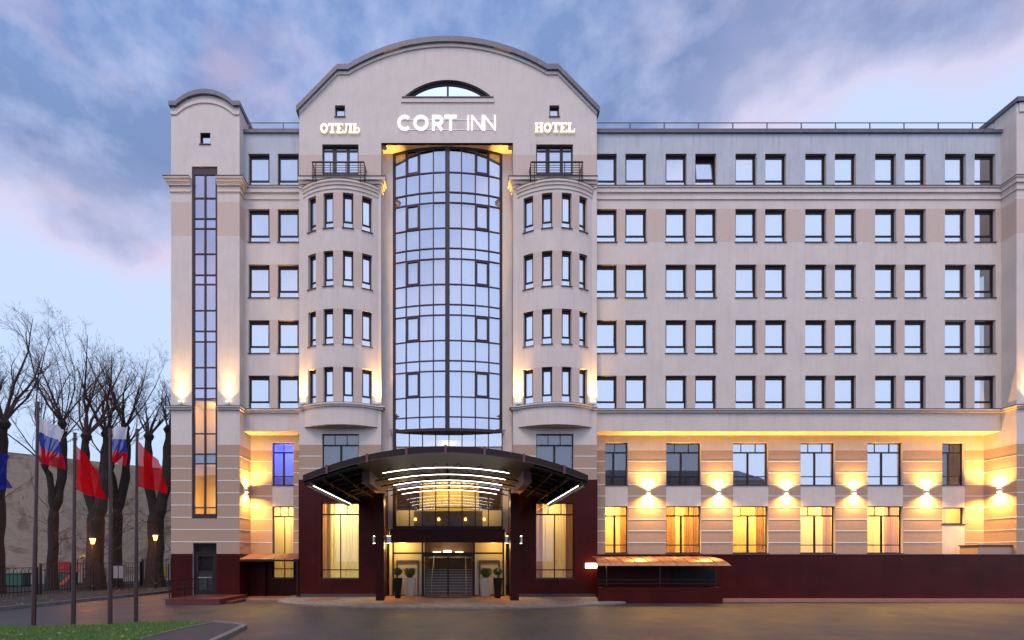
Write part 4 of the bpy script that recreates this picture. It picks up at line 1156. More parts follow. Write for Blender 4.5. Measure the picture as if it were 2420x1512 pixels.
lL = [([(.20, 0), (.20, 1)], v), serif(.20, .94, .42), ([(.02, .06), (.72, .06)], .12), ([(.70, 0), (.70, .36)], .09)]
om = [M['letter_old'], M['letter_side']]
s1 = sign('russian_hotel_sign', 'small yellowish white glowing sign reading ОТЕЛЬ on the left of the gable', [(0, lO), (.86, lT), (1.72, lE), (2.50, lL_), (3.46, lS)], WX(757), WX(849), WZ(316.5), WZ(294.5), 4.12, om, th=.12)
s2 = sign('english_hotel_sign', 'small yellowish white glowing sign reading HOTEL on the right of the gable', [(0, lH), (.90, lO), (1.76, lT), (2.62, lE), (3.42, lL)], WX(1263.5), WX(1357), WZ(315), WZ(293), 4.16, om, th=.12)
for s_ in (s1, s2):
    mb = MB(); mb.box(.1, 2.2, .125, .14, .12, .15); mb.box(.1, 2.2, .125, .14, .42, .45); mb.build('mounting_rail', M['metal'], s_)

# ------------------------------------------------------------------ lamps on the facade
WARM = (1, .66, .26); GOLD = (1, .53, .11)
def sconce(x, y, z, rz, label, e=1.0, group='up and down wall lamps on the lower wing'):
    o = empty('wall_lamp', (x, y, z), rz); tag(o, label, 'wall lamp', group)
    mb = MB()
    n = 12
    for s0, s1, r0, r1 in ((-.10, -.02, .17, .12), (.02, .10, .12, .17)):
        pa = [(r0 * math.cos(math.pi * i / n), -.03 - r0 * math.sin(math.pi * i / n) * .9, s0) for i in range(n + 1)]
        pb = [(r1 * math.cos(math.pi * i / n), -.03 - r1 * math.sin(math.pi * i / n) * .9, s1) for i in range(n + 1)]
        for i in range(n): mb.face([pa[i], pa[i + 1], pb[i + 1], pb[i]])
    mb.box(-.12, .12, -.1, 0, -.02, .02); mb.build('housing', M['silver'], o)
    for s in (-1, 1):
        b_ = MB(); b_.box(-.08, .08, -.11, -.03, s * .10 - .015, s * .10 + .015); b_.build('bulb', M['bulb'], o)
        lamp('lamp_light', 'SPOT', (0, -.21, s * .13), 1400 * e, GOLD, o, .05, 150, 1.0, UP if s > 0 else (0, 0, 0))
    return o
SZ = WZ(1163, YL)
sl = ['wall lamp between the first and second window bays, next to the central block', 'wall lamp between the second and third window bays of the wing',
      'wall lamp between the third and fourth window bays of the wing', 'wall lamp between the fourth and fifth window bays of the wing', 'wall lamp left of the narrow dark window near the end block']
for x, lb, e in zip((1531.6, 1697.6, 1856.6, 2016.6, 2188), sl, (1.25, .9, .8, .75, 1.1)):
    sconce(WX(x, YL), YL, SZ, 0, lb, e)
sconce(EX, .66, SZ, R(-90), 'rightmost wall lamp, on the side wall of the end block', 1.3)
sconce(TX1, .85, SZ, R(90), 'wall lamp on the side wall of the stair tower beside the blue window', 1.0)
def uplight(x, y, z, label, e=1.0):
    o = empty('uplight', (x, y, z)); tag(o, label, 'floodlight', 'uplights standing on the ledge')
    mb = MB(); mb.box(-.10, .10, -.10, .06, .06, .20); mb.box(-.02, .02, -.04, 0, 0, .06); h = mb.build('housing', M['silver'], o)
    b_ = MB(); b_.box(-.08, .08, -.08, .04, .201, .212); b_.build('lens', M['bulb'], o)
    lamp('lamp_light', 'SPOT', (0, -.12, .25), 300 * e, (1, .56, .18), o, .05, 100, 1.0, (R(180 - 5), 0, 0)); lamp('lamp_light', 'SPOT', (0, -.14, .25), 1100 * e, (1, .54, .16), o, .05, 52, 1.0, (R(180), 0, 0))
ul = [(426, 'uplight on the stair tower ledge left of the tall window strip', 1.1), (538, 'uplight on the stair tower ledge right of the tall window strip', 1.1),
      (714, 'uplight on the left edge of the left pier beside the curved bay', .9), (894, 'uplight on the right edge of the left pier beside the glazed bay', 1.2),
      (1223, 'uplight on the left edge of the right pier beside the glazed bay', 1.2), (1403, 'uplight on the right edge of the right pier beside the wing', .9)]
for sx__, lb in ((OX0 + .5, 'added narrow uplight, unseen, at the foot of the recess left of the glazed bay'), (OX1 - .5, 'added narrow uplight, unseen, at the foot of the recess right of the glazed bay')):
    o = empty('uplight', (sx__, .32, 9.9)); tag(o, lb, 'floodlight')  # added pair, no visible source; put in to turn the recess soffit gold
    mb = MB(); mb.lathe([(.05, 0), (.09, .2)], 0, 0, 12); mb.box(-.03, .03, 0, .47, .02, .06); mb.build('housing', M['silver'], o)
    lamp('lamp_light', 'SPOT', (0, 0, .25), 30000, GOLD, o, .05, 7, 1.0, (R(180 - .6), 0, 0))
for px, lb, e in ul: uplight(WX(px, -.16), -.16, 11.41, lb, e)
uplight(WX(2436, -.4), -.4, 11.41, 'uplight on the end block ledge at the far right', 1.0)
def cyl_lamp(x, y, z, lb, e=1):
    o = empty('cylinder_lamp', (x, y, z)); tag(o, lb, 'wall lamp', 'silver cylinder lamps around the entrance')
    mb = MB(); mb.lathe([(.075, -.2), (.075, .2)], 0, 0, 14); mb.box(-.02, .02, .05, .12, -.04, .04); mb.build('housing', M['silver'], o)
    for s in (-1, 1):
        b_ = MB(); b_.lathe([(.06, s * .202), (.06, s * .206)], 0, 0, 12); b_.build('lens', M['bulb'], o)
        lamp('lamp_light', 'SPOT', (0, 0, s * .23), 260 * e, GOLD, o, .04, 80, .8, UP if s > 0 else (0, 0, 0))
cl = [(PL[0] - .14, -2.02, 'silver cylinder lamp on the outer side of the left entrance pillar'), (PL[1] + .14, -1.9, 'silver cylinder lamp on the inner side of the left entrance pillar'),
      (WX(921, -.4), -.4, 'silver cylinder lamp by the doors behind the left pillar'), (PR[0] - .14, -1.9, 'silver cylinder lamp on the inner side of the right entrance pillar'),
      (PR[1] + .14, -2.02, 'silver cylinder lamp on the outer side of the right entrance pillar'), (WX(1196, -.4), -.4, 'silver cylinder lamp by the doors behind the right pillar')]
for x, y, lb in cl: cyl_lamp(x, y, WZ(1275, y), lb)
o = empty('lantern', (WX(1397), -.03, WZ(1336.5))); tag(o, 'glowing double box lantern on the granite corner above the curb canopy', 'wall lamp')
for s in (-1, 1):
    mb = MB(); mb.box(s * .19 - .17, s * .19 + .17, -.2, -.02, -.15, .15); mb.build('glowing_box', emit('lantern_glow', (1, .86, .58), 8), o)
mb = MB(); mb.box(-.1, .1, -.02, 0, -.1, .1); mb.build('bracket', M['metal'], o)
lamp('lamp_light', 'POINT', (0, -.45, 0), 26, GOLD, o, .1)

# ------------------------------------------------------------------ small roofs, parapet, stair wall
o = empty('porch', ((TX1 + GX0) / 2, 1, 0)); ox = (TX1 + GX0) / 2
tag(o, 'lean-to porch with rusty corrugated roof between stair tower and central block', 'porch')
mb = MB(); n = 44; xa0, xb0 = TX1 + .02, GX0 - .04
prev = None
za, zb2 = 2.70, 2.36; yf = -.15
for i in range(n * 2 + 1):
    x = xa0 + (xb0 - xa0) * i / (n * 2) ; dz_ = .035 if i % 2 else 0
    cur = ((x - ox, yf - 1, zb2 + dz_), (x - ox, YL - 1 - .03, za + dz_))
    if prev: mb.face([prev[0], cur[0], cur[1], prev[1]])
    prev = cur
mb.build('corrugated_roof', M['rust_roof'], o)
mb = MB(); mb.box(xa0 - ox, xb0 - ox, yf - 1, yf - .93, zb2 - .12, zb2 - .01); mb.box(xb0 - ox - .08, xb0 - ox, yf - 1.0, yf - .93, .02, zb2 - .12); mb.build('roof_frame', M['frame'], o)
mb = MB(); mb.box(xa0 - ox, LW[0] - ox - .35, .35, .5, 0.02, 2.45); mb.build('side_wall', M['granite'], o)

st = empty('basement_stair_canopy', (WX(1560, -1.6), -1.6, 0)); sx_ = WX(1560, -1.6); tag(st, 'curved copper sheet canopy over the basement stair by the retaining wall', 'canopy')
mb = MB(); x0, x1 = WX(1413, -2.5), WX(1727, -2.5); n = 10
def cz(i): 
    a = (i / n) * math.pi / 2; return (-2.5 + 1.62 * (1 - math.cos(a)), 2.03 + .50 * math.sin(a))
for i in range(n):
    (ya, za_), (yb_, zb_) = cz(i), cz(i + 1)
    e0 = x1 - .55 * (1 - (1 - i / n)) ; e1 = x1 - .55 * (1 - (1 - (i + 1) / n))
    mb.face([(x0 - sx_, ya + 1.6, za_), (e0 - sx_, ya + 1.6, za_), (e1 - sx_, yb_ + 1.6, zb_), (x0 - sx_, yb_ + 1.6, zb_)])
    mb.face([(x0 - sx_, ya + 1.6, za_ - .02), (e0 - sx_, ya + 1.6, za_ - .02), (e1 - sx_, yb_ + 1.6, zb_ - .02), (x0 - sx_, yb_ + 1.6, zb_ - .02)])
mb.smooth = True
mb.build('copper_roof', M['copper'], st)
mb = MB()
for k in range(1, 10):
    x = x0 + (x1 - .3 - x0) * k / 9.6
    mb.tube([(x - .3 * (i / n) * (k > 0) - sx_ , cz(i)[0] + 1.6, cz(i)[1] + .012) for i in range(n + 1)], .016, 5)
mb.tube([(x0 - sx_, -.92, 2.03), (x1 - sx_, -.92, 2.03)], .02, 6)
mb.build('seam', M['rust_roof'], st)
mb = MB()
for x in (WX(1433, -2.4), WX(1559, -2.4), WX(1690, -2.4)): mb.box(x - sx_ - .02, x - sx_ + .02, -.84, -.80, .86, 2.05)
for z in (1.05, 1.25): mb.box(x0 - sx_, WX(1690, -2.4) - sx_, -.83, -.81, z, z + .02)
mb.build('railing', M['metal'], st)
mb = MB(); mb.box(x0, WX(1705, -2.5), -2.62, -2.42, 0, .86); mb.box(WX(1705, -2.5) - .2, WX(1705, -2.5), -2.415, -.95, 0, .86)
tag(mb.build('stair_wall', M['granite']), 'low dark red granite wall in front of the basement stair', 'wall')
PW = -.8
mb = MB(); mb.box(WX(1411, PW), EX + 9, PW, PW + .25, 0, WZ(1311, PW))
pw = mb.build('retaining_wall', M['granite']); tag(pw, 'long dark red granite wall running along the foot of the wing', 'wall')
mb = MB(); mb.box(WX(1411, PW), EX + 9, PW - .05, PW + .30, WZ(1311, PW), WZ(1311, PW) + .05); mb.build('wall_coping', M['granite_tile'], pw)
mb = MB(); mb.box(WX(1590, PW - .02), WX(1690, PW - .02), PW - .03, PW - .005, 1.0, 1.75); mb.box(WX(1590, PW), WX(1595, PW), PW - .05, PW - .031, 1.0, 1.75); mb.build('basement_window', M['black_pot'], pw)
o = tag(empty('low_wall', (EX, -.5, 0)), 'small pale plastered box wall standing at the far right corner', 'wall')
mb = MB(); mb.box(-2.0, 6, .5, 1.6, 2.67, 3.15); mb.box(-2.06, 6, .44, 1.66, 3.15, 3.22, 1); mb.build('wall_body', [M['stone'], M['sheet']], o)

# ------------------------------------------------------------------ ground
def sheet(name, pts, z, mat, label=None):
    mb = MB(); mb.face([(x, y, z) for x, y in pts]); o = mb.build(name, mat); o['kind'] = 'structure'; return o
sheet('road', [(-250, -250), (250, -250), (250, 250), (-250, 250)], 0, M['asphalt'])
# cobbled apron with a rounded front
mb = MB(); ap = []
x0, x1 = -10.2, 9.4
for i in range(41):
    t = i / 40; x = x0 + (x1 - x0) * t; ap.append((x, -1.0 - 4.45 * max(0, math.sin(math.pi * t)) ** .42))
for (ax, ay), (bx, by) in zip(ap, ap[1:]):
    mb.face([(ax, ay, .11), (bx, by, .11), (bx, .9, .17), (ax, .9, .17)])
    mb.face([(ax, ay, .004), (bx, by, .004), (bx, by, .11), (ax, ay, .11)])
mb.build('apron', M['cobbles'])['kind'] = 'structure'
mb = MB(); e = offset(ap, .12)
for i in range(40):
    a, b_, c, d_ = e[i], e[i + 1], ap[i + 1], ap[i]
    mb.face([(a.x, a.y, .08), (b_.x, b_.y, .08), (c[0], c[1], .115), (d_[0], d_[1], .115)]); mb.face([(a.x, a.y, 0), (b_.x, b_.y, 0), (b_.x, b_.y, .08), (a.x, a.y, .08)])
mb.build('kerb', M['kerb'])['kind'] = 'structure'
mb = MB(); mb.face([(PL[1] + .1, -3.6, .131), (PR[0] - .1, -3.6, .131), (BX1 + .3, .5, .172), (BX0 - .3, .5, .172)])
for s in ((-9, -7.0), (4.6, 6.8)): mb.face([(s[0] + .6, -2.2, .148), (s[1] - .1, -2.2, .148), (s[1] + .2, -.5, .165), (s[0] + .9, -.5, .165)])
mb.build('paving', M['terracotta'])['kind'] = 'structure'
mb = MB(); n = 24; cx_ = WX(1059, -.6)
mb.face([(cx_ + 1.65 * math.cos(math.pi * i / n), -.1 - 1.15 * math.sin(math.pi * i / n), .185 - 0.006 * math.sin(math.pi * i / n)) for i in range(n + 1)])
tag(mb.build('doormat', M['mat']), 'dark half-oval doormat lying in front of the glass doors', 'doormat')
mb = MB(); mb.box(WX(1700, -1.7), EX + 9, -1.75, PW, 0, .13); mb.build('pavement', M['kerb_pink'])['kind'] = 'structure'
mb = MB(); mb.box(TX1 + .2, -10.2, -1.3, 1.5, 0, .10); mb.build('pavement', M['terracotta'])['kind'] = 'structure'
# step platform before the tower door
sp = empty('tower_steps', (WX(455, -2), -2, 0)); tag(sp, 'low tiled red granite platform before the stair tower door', 'steps'); bx = WX(455, -2)
XA, XB = WX(391, -3.4), WX(520, -3.4)
mb = MB(); mb.box(XA - bx, XB - bx, -1.4, 1.99, 0.0, .25, 0)
for r_ in range(2):
    x = XA + .02
    i = 0
    while x < XB - .02:
        w_ = .62 if (i or r_ == 0) else .35
        xe = min(x + w_, XB - .02); mb.box(x - bx + .008, xe - bx - .008, -1.412, -1.401, .01 + .13 * r_, .128 + .13 * r_, 0); x = xe; i += 1
mb.box(XA - bx - .03, XB - bx + .03, -1.43, 1.98, .262, .30, 0)
mb.box(XB - bx, XB - bx + .45, -.9, 1.0, 0, .14, 0)
mb.build('tiled_block', [M['granite_tile']], sp)
mb = MB()
for x in (XA - bx + .1,):
    for y_ in (-1.2, .2, 1.5): mb.box(x - .02, x + .02, y_ - .02, y_ + .02, .30, 1.25)
    mb.box(x - .025, x + .025, -1.2, 1.5, 1.25, 1.29); mb.box(x - .015, x + .015, -1.2, 1.5, .72, .75)
    for k in range(8): mb.box(x - .01, x + .01, -1.0 + .32 * k - .01, -1.0 + .32 * k + .01, .32, 1.25)
mb.build('handrail', M['metal'], sp)
# lawn, path and kerbs at the lower left
def gp(px, py, z=0):
    d_ = (EYE - z) * F / (py - VY); return ((px - VX) * d_ / F, CY + d_)
lawn = [gp(-60, 1483), gp(79, 1484), gp(259, 1479.5), gp(324, 1474.5), gp(425, 1472), gp(506, 1475.5), gp(430, 1490), gp(335, 1514), gp(240, 1560), gp(-200, 1600), gp(-300, 1483)]
mb = MB(); mb.face([(x, y, .06) for x, y in lawn])
for (a, b_) in zip(lawn, lawn[1:] + lawn[:1]): mb.face([(*a, 0), (*b_, 0), (*b_, .06), (*a, .06)])
mb.build('lawn', M['soil_grass'] if 'soil_grass' in M else rough_mat('soil_grass', (.025, .055, .012), (.06, .11, .025), 4, .95, .5, 30))['kind'] = 'structure'
def inside(p, poly):
    x, y = p; c = False
    for (x1_, y1_), (x2_, y2_) in zip(poly, poly[1:] + poly[:1]):
        if (y1_ > y) != (y2_ > y) and x < (x2_ - x1_) * (y - y1_) / (y2_ - y1_) + x1_: c = not c
    return c
rnd = random.Random(11); mb = MB()
xs_ = [p[0] for p in lawn]; ys_ = [p[1] for p in lawn]
for _ in range(60000):
    x = rnd.uniform(max(min(xs_), -20), max(xs_)); y = rnd.uniform(max(min(ys_), -19), max(ys_))
    if not inside((x, y), lawn): continue
    a = rnd.uniform(0, 3.14); w_ = rnd.uniform(.006, .012); h_ = rnd.uniform(.03, .085); dx, dy = math.cos(a) * w_, math.sin(a) * w_
    mb.face([(x - dx, y - dy, .06), (x + dx, y + dy, .06), (x + rnd.uniform(-.03, .03), y + rnd.uniform(-.03, .03), .06 + h_)], 0 if rnd.random() < .8 else 1)
tag(mb.build('grass', [rough_mat('grass_a', (.05, .13, .018), (.11, .21, .04), 3, .8, 0), rough_mat('grass_b', (.12, .17, .04), (.19, .24, .07), 3, .8, 0)]), 'short green lawn grass at the lower left corner', 'grass', kind='stuff')
mb = MB()
for _ in range(260):
    if rnd.random() < .5:
        x, y, z = rnd.uniform(-20, -9), rnd.uniform(-16, -11), .10
        if not inside((x, y), lawn): continue
    else: x, y, z = rnd.uniform(-27, -21.6), rnd.uniform(-6, 8), .17
    a = rnd.uniform(0, 6.28); s = rnd.uniform(.03, .06)
    mb.face([(x + s * math.cos(a + q), y + s * math.sin(a + q), z + rnd.uniform(-.01, .015)) for q in (0, 1.4, 3.1, 4.5)])
tag(mb.build('fallen_leaves', flat('leaf_dry', (.36, .30, .12), .8)), 'scattered yellow fallen leaves on lawn and verge', 'leaves', kind='stuff')
path = [gp(506, 1475.5), gp(563, 1480), gp(578, 1487), gp(510, 1520), gp(420, 1580), gp(240, 1570), gp(335, 1514), gp(430, 1490)]
mb = MB(); mb.face([(x, y, .07) for x, y in path]); mb.build('path', rough_mat('path_mat', (.03, .027, .029), (.045, .04, .042), 3, .8, .3, 50))['kind'] = 'structure'
def kerb_line(pts, w_, h_, mat='kerb', name='kerb'):
    mb = MB(); o = offset(pts, w_ / 2); q = offset(pts, -w_ / 2)
    for i in range(len(pts) - 1):
        a, b_, c, d_ = o[i], o[i + 1], q[i + 1], q[i]
        mb.face([(a.x, a.y, h_), (b_.x, b_.y, h_), (c.x, c.y, h_), (d_.x, d_.y, h_)])
        mb.face([(a.x, a.y, 0), (b_.x, b_.y, 0), (b_.x, b_.y, h_), (a.x, a.y, h_)]); mb.face([(d_.x, d_.y, 0), (c.x, c.y, 0), (c.x, c.y, h_), (d_.x, d_.y, h_)])
    for k in (0, -1): mb.face([(o[k].x, o[k].y, 0), (q[k].x, q[k].y, 0), (q[k].x, q[k].y, h_), (o[k].x, o[k].y, h_)])
    r_ = mb.build(name, M[mat]); r_['kind'] = 'structure'; return r_
kerb_line([gp(335, 1514), gp(430, 1490), gp(508, 1475)], .07, .10)
kerb_line([gp(505, 1474.5), gp(563, 1479.5), gp(577, 1485), gp(535, 1506), gp(500, 1522)], .20, .13)
# verge on the far side of the drive
vg = [(-21.45, -6.4), (-21.0, -1), (-20.4, 4.9), (-19.6, 11), (-18.8, 16), (-18, 60), (-120, 60), (-120, -9), (-40, -7.4)]
mb = MB(); mb.face([(x, y, .13) for x, y in vg])
for i in range(4): mb.face([(*vg[i], 0), (*vg[i + 1], 0), (*vg[i + 1], .13), (*vg[i], .13)])
mb.build('verge', M['soil'])['kind'] = 'structure'
kerb_line([(-40, -7.45), (-21.5, -6.45), (-20.95, -1), (-20.35, 4.9), (-19.55, 11), (-18.75, 16)], .16, .17)

# ------------------------------------------------------------------ planters
def clump(mb, cx, cy, cz_, rx, rz, n, s, rnd, ms=1):
    for _ in range(n):
        while True:
            v_ = Vector((rnd.uniform(-1, 1), rnd.uniform(-1, 1), rnd.uniform(-1, 1)))
            if .35 < v_.length < 1: break
        p = Vector((cx + v_.x * rx, cy + v_.y * rx, cz_ + v_.z * rz)); a = Vector((rnd.gauss(0, 1), rnd.gauss(0, 1), rnd.gauss(0, 1))).normalized(); b_ = a.orthogonal().normalized(); c = a.cross(b_)
        q = s * rnd.uniform(.6, 1.3)
        mb.face([p - b_ * q, p + c * q * .5, p + b_ * q, p - c * q * .5], rnd.randrange(ms))
def pot(x, y, name, label, mat, prof, plant):
    o = empty(name, (x, y, .15)); tag(o, label, 'planter')
    mb = MB(); mb.lathe(prof, 0, 0, 28); mb.smooth = False; mb.build('pot', mat, o)
    rnd = random.Random(int(abs(x) * 100))
    top = prof[-1][1]
    if plant == 'topiary':
        mb = MB(); clump(mb, 0, 0, top + .36, .26, .22, 1300, .035, rnd, 2)
        for k in range(5): clump(mb, rnd.uniform(-.15, .15), rnd.uniform(-.15, .15), top + .36 + rnd.uniform(-.1, .14), .12, .1, 200, .035, rnd, 2)
        mb.build('foliage', [M['foliage'], M['grassy']], o)
        mb = MB(); mb.tube([(0, 0, top - .05), (0, 0, top + .25)], .02, 6); mb.build('stem', M['bark'], o)
    else:
        mb = MB()
        for _ in range(700):
            a = rnd.uniform(0, 6.28); l = rnd.uniform(.25, .62); sp_ = rnd.uniform(.05, .30)
            p0 = Vector((math.cos(a) * .1, math.sin(a) * .1, top - .03)); p1 = p0 + Vector((math.cos(a) * sp_, math.sin(a) * sp_, l)); p2 = p1 + Vector((math.cos(a) * .12, math.sin(a) * .12, -.08))
            d_ = Vector((-math.sin(a), math.cos(a), 0)) * .007
            mb.face([p0 - d_, p0 + d_, p1 + d_, p1 - d_], rnd.randrange(2)); mb.face([p1 - d_, p1 + d_, p2], rnd.randrange(2))
        clump(mb, 0, 0, top + .2, .22, .22, 500, .03, rnd, 2)
        mb.build('foliage', [M['grassy'], M['twiggy'] if plant == 'dry' else M['foliage']], o)
bp_ = [(.16, 0), (.185, .3), (.24, .8), (.27, 1.14), (.272, 1.16)]; wp_ = [(.22, 0), (.28, .12), (.345, .5), (.37, .95), (.355, 1.13), (.33, 1.14)]
YP = -.95
pot(WX(939.5, YP), YP, 'black_planter', 'tall glossy black pot with clipped ball bush left of the doors', M['black_pot'], bp_, 'topiary')
pot(WX(1176, YP), YP, 'black_planter', 'tall glossy black pot with clipped ball bush right of the doors', M['black_pot'], bp_, 'topiary')
YP2 = -.25
pot(WX(968, YP2), YP2, 'white_planter', 'tall white pot with dry brownish grass plant left of the doors', M['white_pot'], wp_, 'dry')
pot(WX(1148, YP2), YP2, 'white_planter', 'tall white pot with dark green grassy plant right of the doors', M['white_pot'], wp_, 'green')

# ------------------------------------------------------------------ flags
def flagpole(bx_, by_, tx_, ty_, y, label):
    x, z = WX(bx_, y), 0; xt, zt_ = WX(tx_, y), WZ(ty_, y)
    o = empty('flagpole', (x, y, 0)); tag(o, label, 'flagpole', 'flagpoles along the edge of the lawn')
    mb = MB(); mb.tube([(0, 0, 0), ((xt - x) * .45, 0, zt_ * .45), ((xt - x) * .46, 0, zt_ * .46), (xt - x, 0, zt_)], [.075, .066, .058, .05], 12); mb.build('pole', M['pole'], o)
    mb = MB(); mb.tube([((xt - x), 0, zt_ - .22), ((xt - x), 0, zt_ - .16)], .075, 12); mb.tube([((xt - x), 0, zt_), ((xt - x), 0, zt_ + .04)], .06, 12); mb.build('cap', M['pole'], o)
    return (xt - x, x, zt_)
def clothmat(name, cols, pts):
    m, t, b = newmat(name); t.nodes.remove(b); out = t.nodes['Material Output']
    uvn = N(t, 'ShaderNodeUVMap'); s = N(t, 'ShaderNodeSeparateXYZ'); t.links.new(uvn.outputs[0], s.inputs[0])
    r_ = ramp(t, s.outputs[1], list(zip(pts, cols)), 'CONSTANT')
    d_ = N(t, 'ShaderNodeBsdfDiffuse'); tr = N(t, 'ShaderNodeBsdfTranslucent')
    t.links.new(r_.outputs[0], d_.inputs[0]); t.links.new(r_.outputs[0], tr.inputs[0])
    mx = N(t, 'ShaderNodeMixShader'); mx.inputs[0].default_value = .55
    t.links.new(d_.outputs[0], mx.inputs[1]); t.links.new(tr.outputs[0], mx.inputs[2])
    tp = N(t, 'ShaderNodeBsdfTransparent'); m2_ = N(t, 'ShaderNodeMixShader'); m2_.inputs[0].default_value = .13
    t.links.new(mx.outputs[0], m2_.inputs[1]); t.links.new(tp.outputs[0], m2_.inputs[2]); t.links.new(m2_.outputs[0], out.inputs[0]); return m
RUS = clothmat('tricolour_cloth', [(.62, .01, .03), (.04, .07, .42), (.72, .72, .80)], [0, .34, .67])
RED = clothmat('red_cloth', [(.62, .004, .012)], [0])
BLU = clothmat('blue_cloth', [(.03, .04, .30)], [0])
def flag(q, y, mat, label, seed):
    """q: four picture corners TL TR BR BL turned into points at depth y"""
    P = [Vector((WX(px, y), y, WZ(py, y))) for px, py in q]; rnd = random.Random(seed); c = P[0]
    nx, nz = 26, 26; vs = []; fs = []; uv = []
    ph = rnd.uniform(0, 6); am = rnd.uniform(.09, .17); fq = rnd.uniform(6, 13); sk = rnd.uniform(-4, 5)
    for j in range(nz + 1):
        for i in range(nx + 1):
            u, v_ = i / nx, j / nz
            p = P[0].lerp(P[1], u).lerp(P[3].lerp(P[2], u), v_)
            yy = (am * math.sin(u * fq + ph + v_ * sk) + .05 * math.sin(u * fq * 2.1 - v_ * 3 + ph)) * min(1, u * 3) + .05 * math.sin(v_ * 7 + ph * 2) * u
            p = p + Vector((.02 * math.sin(v_ * 9 + ph) * u, yy, -.05 * math.sin(u * 5 + ph) * u)); vs.append(tuple(p - c)); uv.append((u, 1 - v_))
    for j in range(nz):
        for i in range(nx):
            a = j * (nx + 1) + i; fs.append((a, a + 1, a + nx + 2, a + nx + 1))
    me = bpy.data.meshes.new('flag'); me.from_pydata(vs, [], fs); me.materials.append(mat)
    l = me.uv_layers.new(name='UVMap')
    for lp in me.loops: l.data[lp.index].uv = uv[lp.vertex_index]
    me.polygons.foreach_set('use_smooth', [True] * len(fs)); me.update()
    o = link('flag', me, None, tuple(c)); tag(o, label, 'flag', 'flags hanging from the flagpoles'); return o
def gy(py): return gp(0, py)[1]
y1, y2, y3, y4 = gy(1483), gy(1481), gy(1480), gy(1471)
flagpole(79, 1483, 90, 952, y1, 'tallest flagpole, leftmost on the lawn, carrying a white blue red flag')
flagpole(173, 1481, 177, 1025, y2, 'flagpole second from left on the lawn, carrying a plain red flag')
flagpole(260, 1480, 261, 1015, y3, 'flagpole third from left on the lawn, carrying a paler tricolour flag')
flagpole(321, 1471, 324, 1016, y4, 'rightmost flagpole beside the stair tower, carrying a red flag')
flag([(94, 985), (152, 1018), (157, 1113), (92, 1092)], y1, RUS, 'white blue red flag hanging from the tallest left flagpole', 1)
flag([(181, 1053), (236, 1112), (253, 1184), (180, 1157)], y2, RED, 'plain red flag hanging from the second flagpole', 2)
flag([(263, 1013), (302, 1008), (306, 1105), (263, 1090)], y3, RUS, 'white blue red flag hanging from the third flagpole', 3)
flag([(328, 1043), (383, 1104), (394, 1167), (327, 1149)], y4, RED, 'plain red flag hanging next to the stair tower', 4)
y0_ = gy(1484)
flagpole(-34, 1484, -30, 1000, y0_, 'flagpole at the left edge of the picture, carrying a blue flag')
flag([(-28, 1050), (12, 1072), (20, 1150), (-28, 1165)], y0_, BLU, 'dark blue flag reaching in at the left edge', 5)

# ------------------------------------------------------------------ park lamps
def park_lamp(px, py, y, label):
    x = WX(px, y); z = WZ(py, y); o = empty('street_lamp', (x, y, .13)); z -= .13; tag(o, label, 'street lamp', 'park street lamps')
    mb = MB(); mb.lathe([(.11, 0), (.11, .35), (.06, .4), (.045, z - .25), (.09, z - .2)], 0, 0, 12); mb.build('post', M['metal'], o)
    mb = MB(); mb.lathe([(.10, z - .18), (.19, z + .2)], 0, 0, 6); mb.build('lamp_glass', M['bulb_orange'], o)
    mb = MB(); mb.lathe([(.23, z + .21), (.12, z + .3), (.02, z + .38)], 0, 0, 6); mb.build('lamp_cap', M['metal'], o)
    lamp('lamp_light', 'POINT', (0, -.28, z + .02), 220, (1, .34, .04), o, .12)
park_lamp(219, 1279, 5.7, 'lit orange street lamp before the middle thick tree')
park_lamp(367, 1271, 8.6, 'lit orange street lamp nearest the stair tower')

# ------------------------------------------------------------------ old building behind the park
ob = empty('old_building', (-33, 16, 0)); tag(ob, 'old building with a blank patched beige wall behind the trees', 'building')
mb = MB(); a, b_ = Vector((-46, 6.5)), Vector((-24.5, 27)); d_ = (b_ - a); nn = Vector((-d_.y, d_.x)).normalized() * 12
q = [a, b_, b_ + nn, a + nn]; q = [p - Vector((-33, 16)) for p in q]
ztop = 11.5
for i in range(4): mb.face([(q[i].x, q[i].y, 0), (q[(i + 1) % 4].x, q[(i + 1) % 4].y, 0), (q[(i + 1) % 4].x, q[(i + 1) % 4].y, ztop), (q[i].x, q[i].y, ztop)])
mb.build('wall', M['old_wall'], ob)
mb = MB(); mid = [(q[0] + q[3]) / 2, (q[1] + q[2]) / 2]
mb.face([(q[0].x, q[0].y, ztop), (q[1].x, q[1].y, ztop), (mid[1].x, mid[1].y, ztop + .8), (mid[0].x, mid[0].y, ztop + .8)]); mb.face([(q[3].x, q[3].y, ztop), (q[2].x, q[2].y, ztop), (mid[1].x, mid[1].y, ztop + .8), (mid[0].x, mid[0].y, ztop + .8)])
for e in range(2): mb.face([(q[e].x, q[e].y, ztop), (q[3 - e].x, q[3 - e].y, ztop), (mid[e].x, mid[e].y, ztop + .8)])
mb.build('roof', M['roof'], ob)

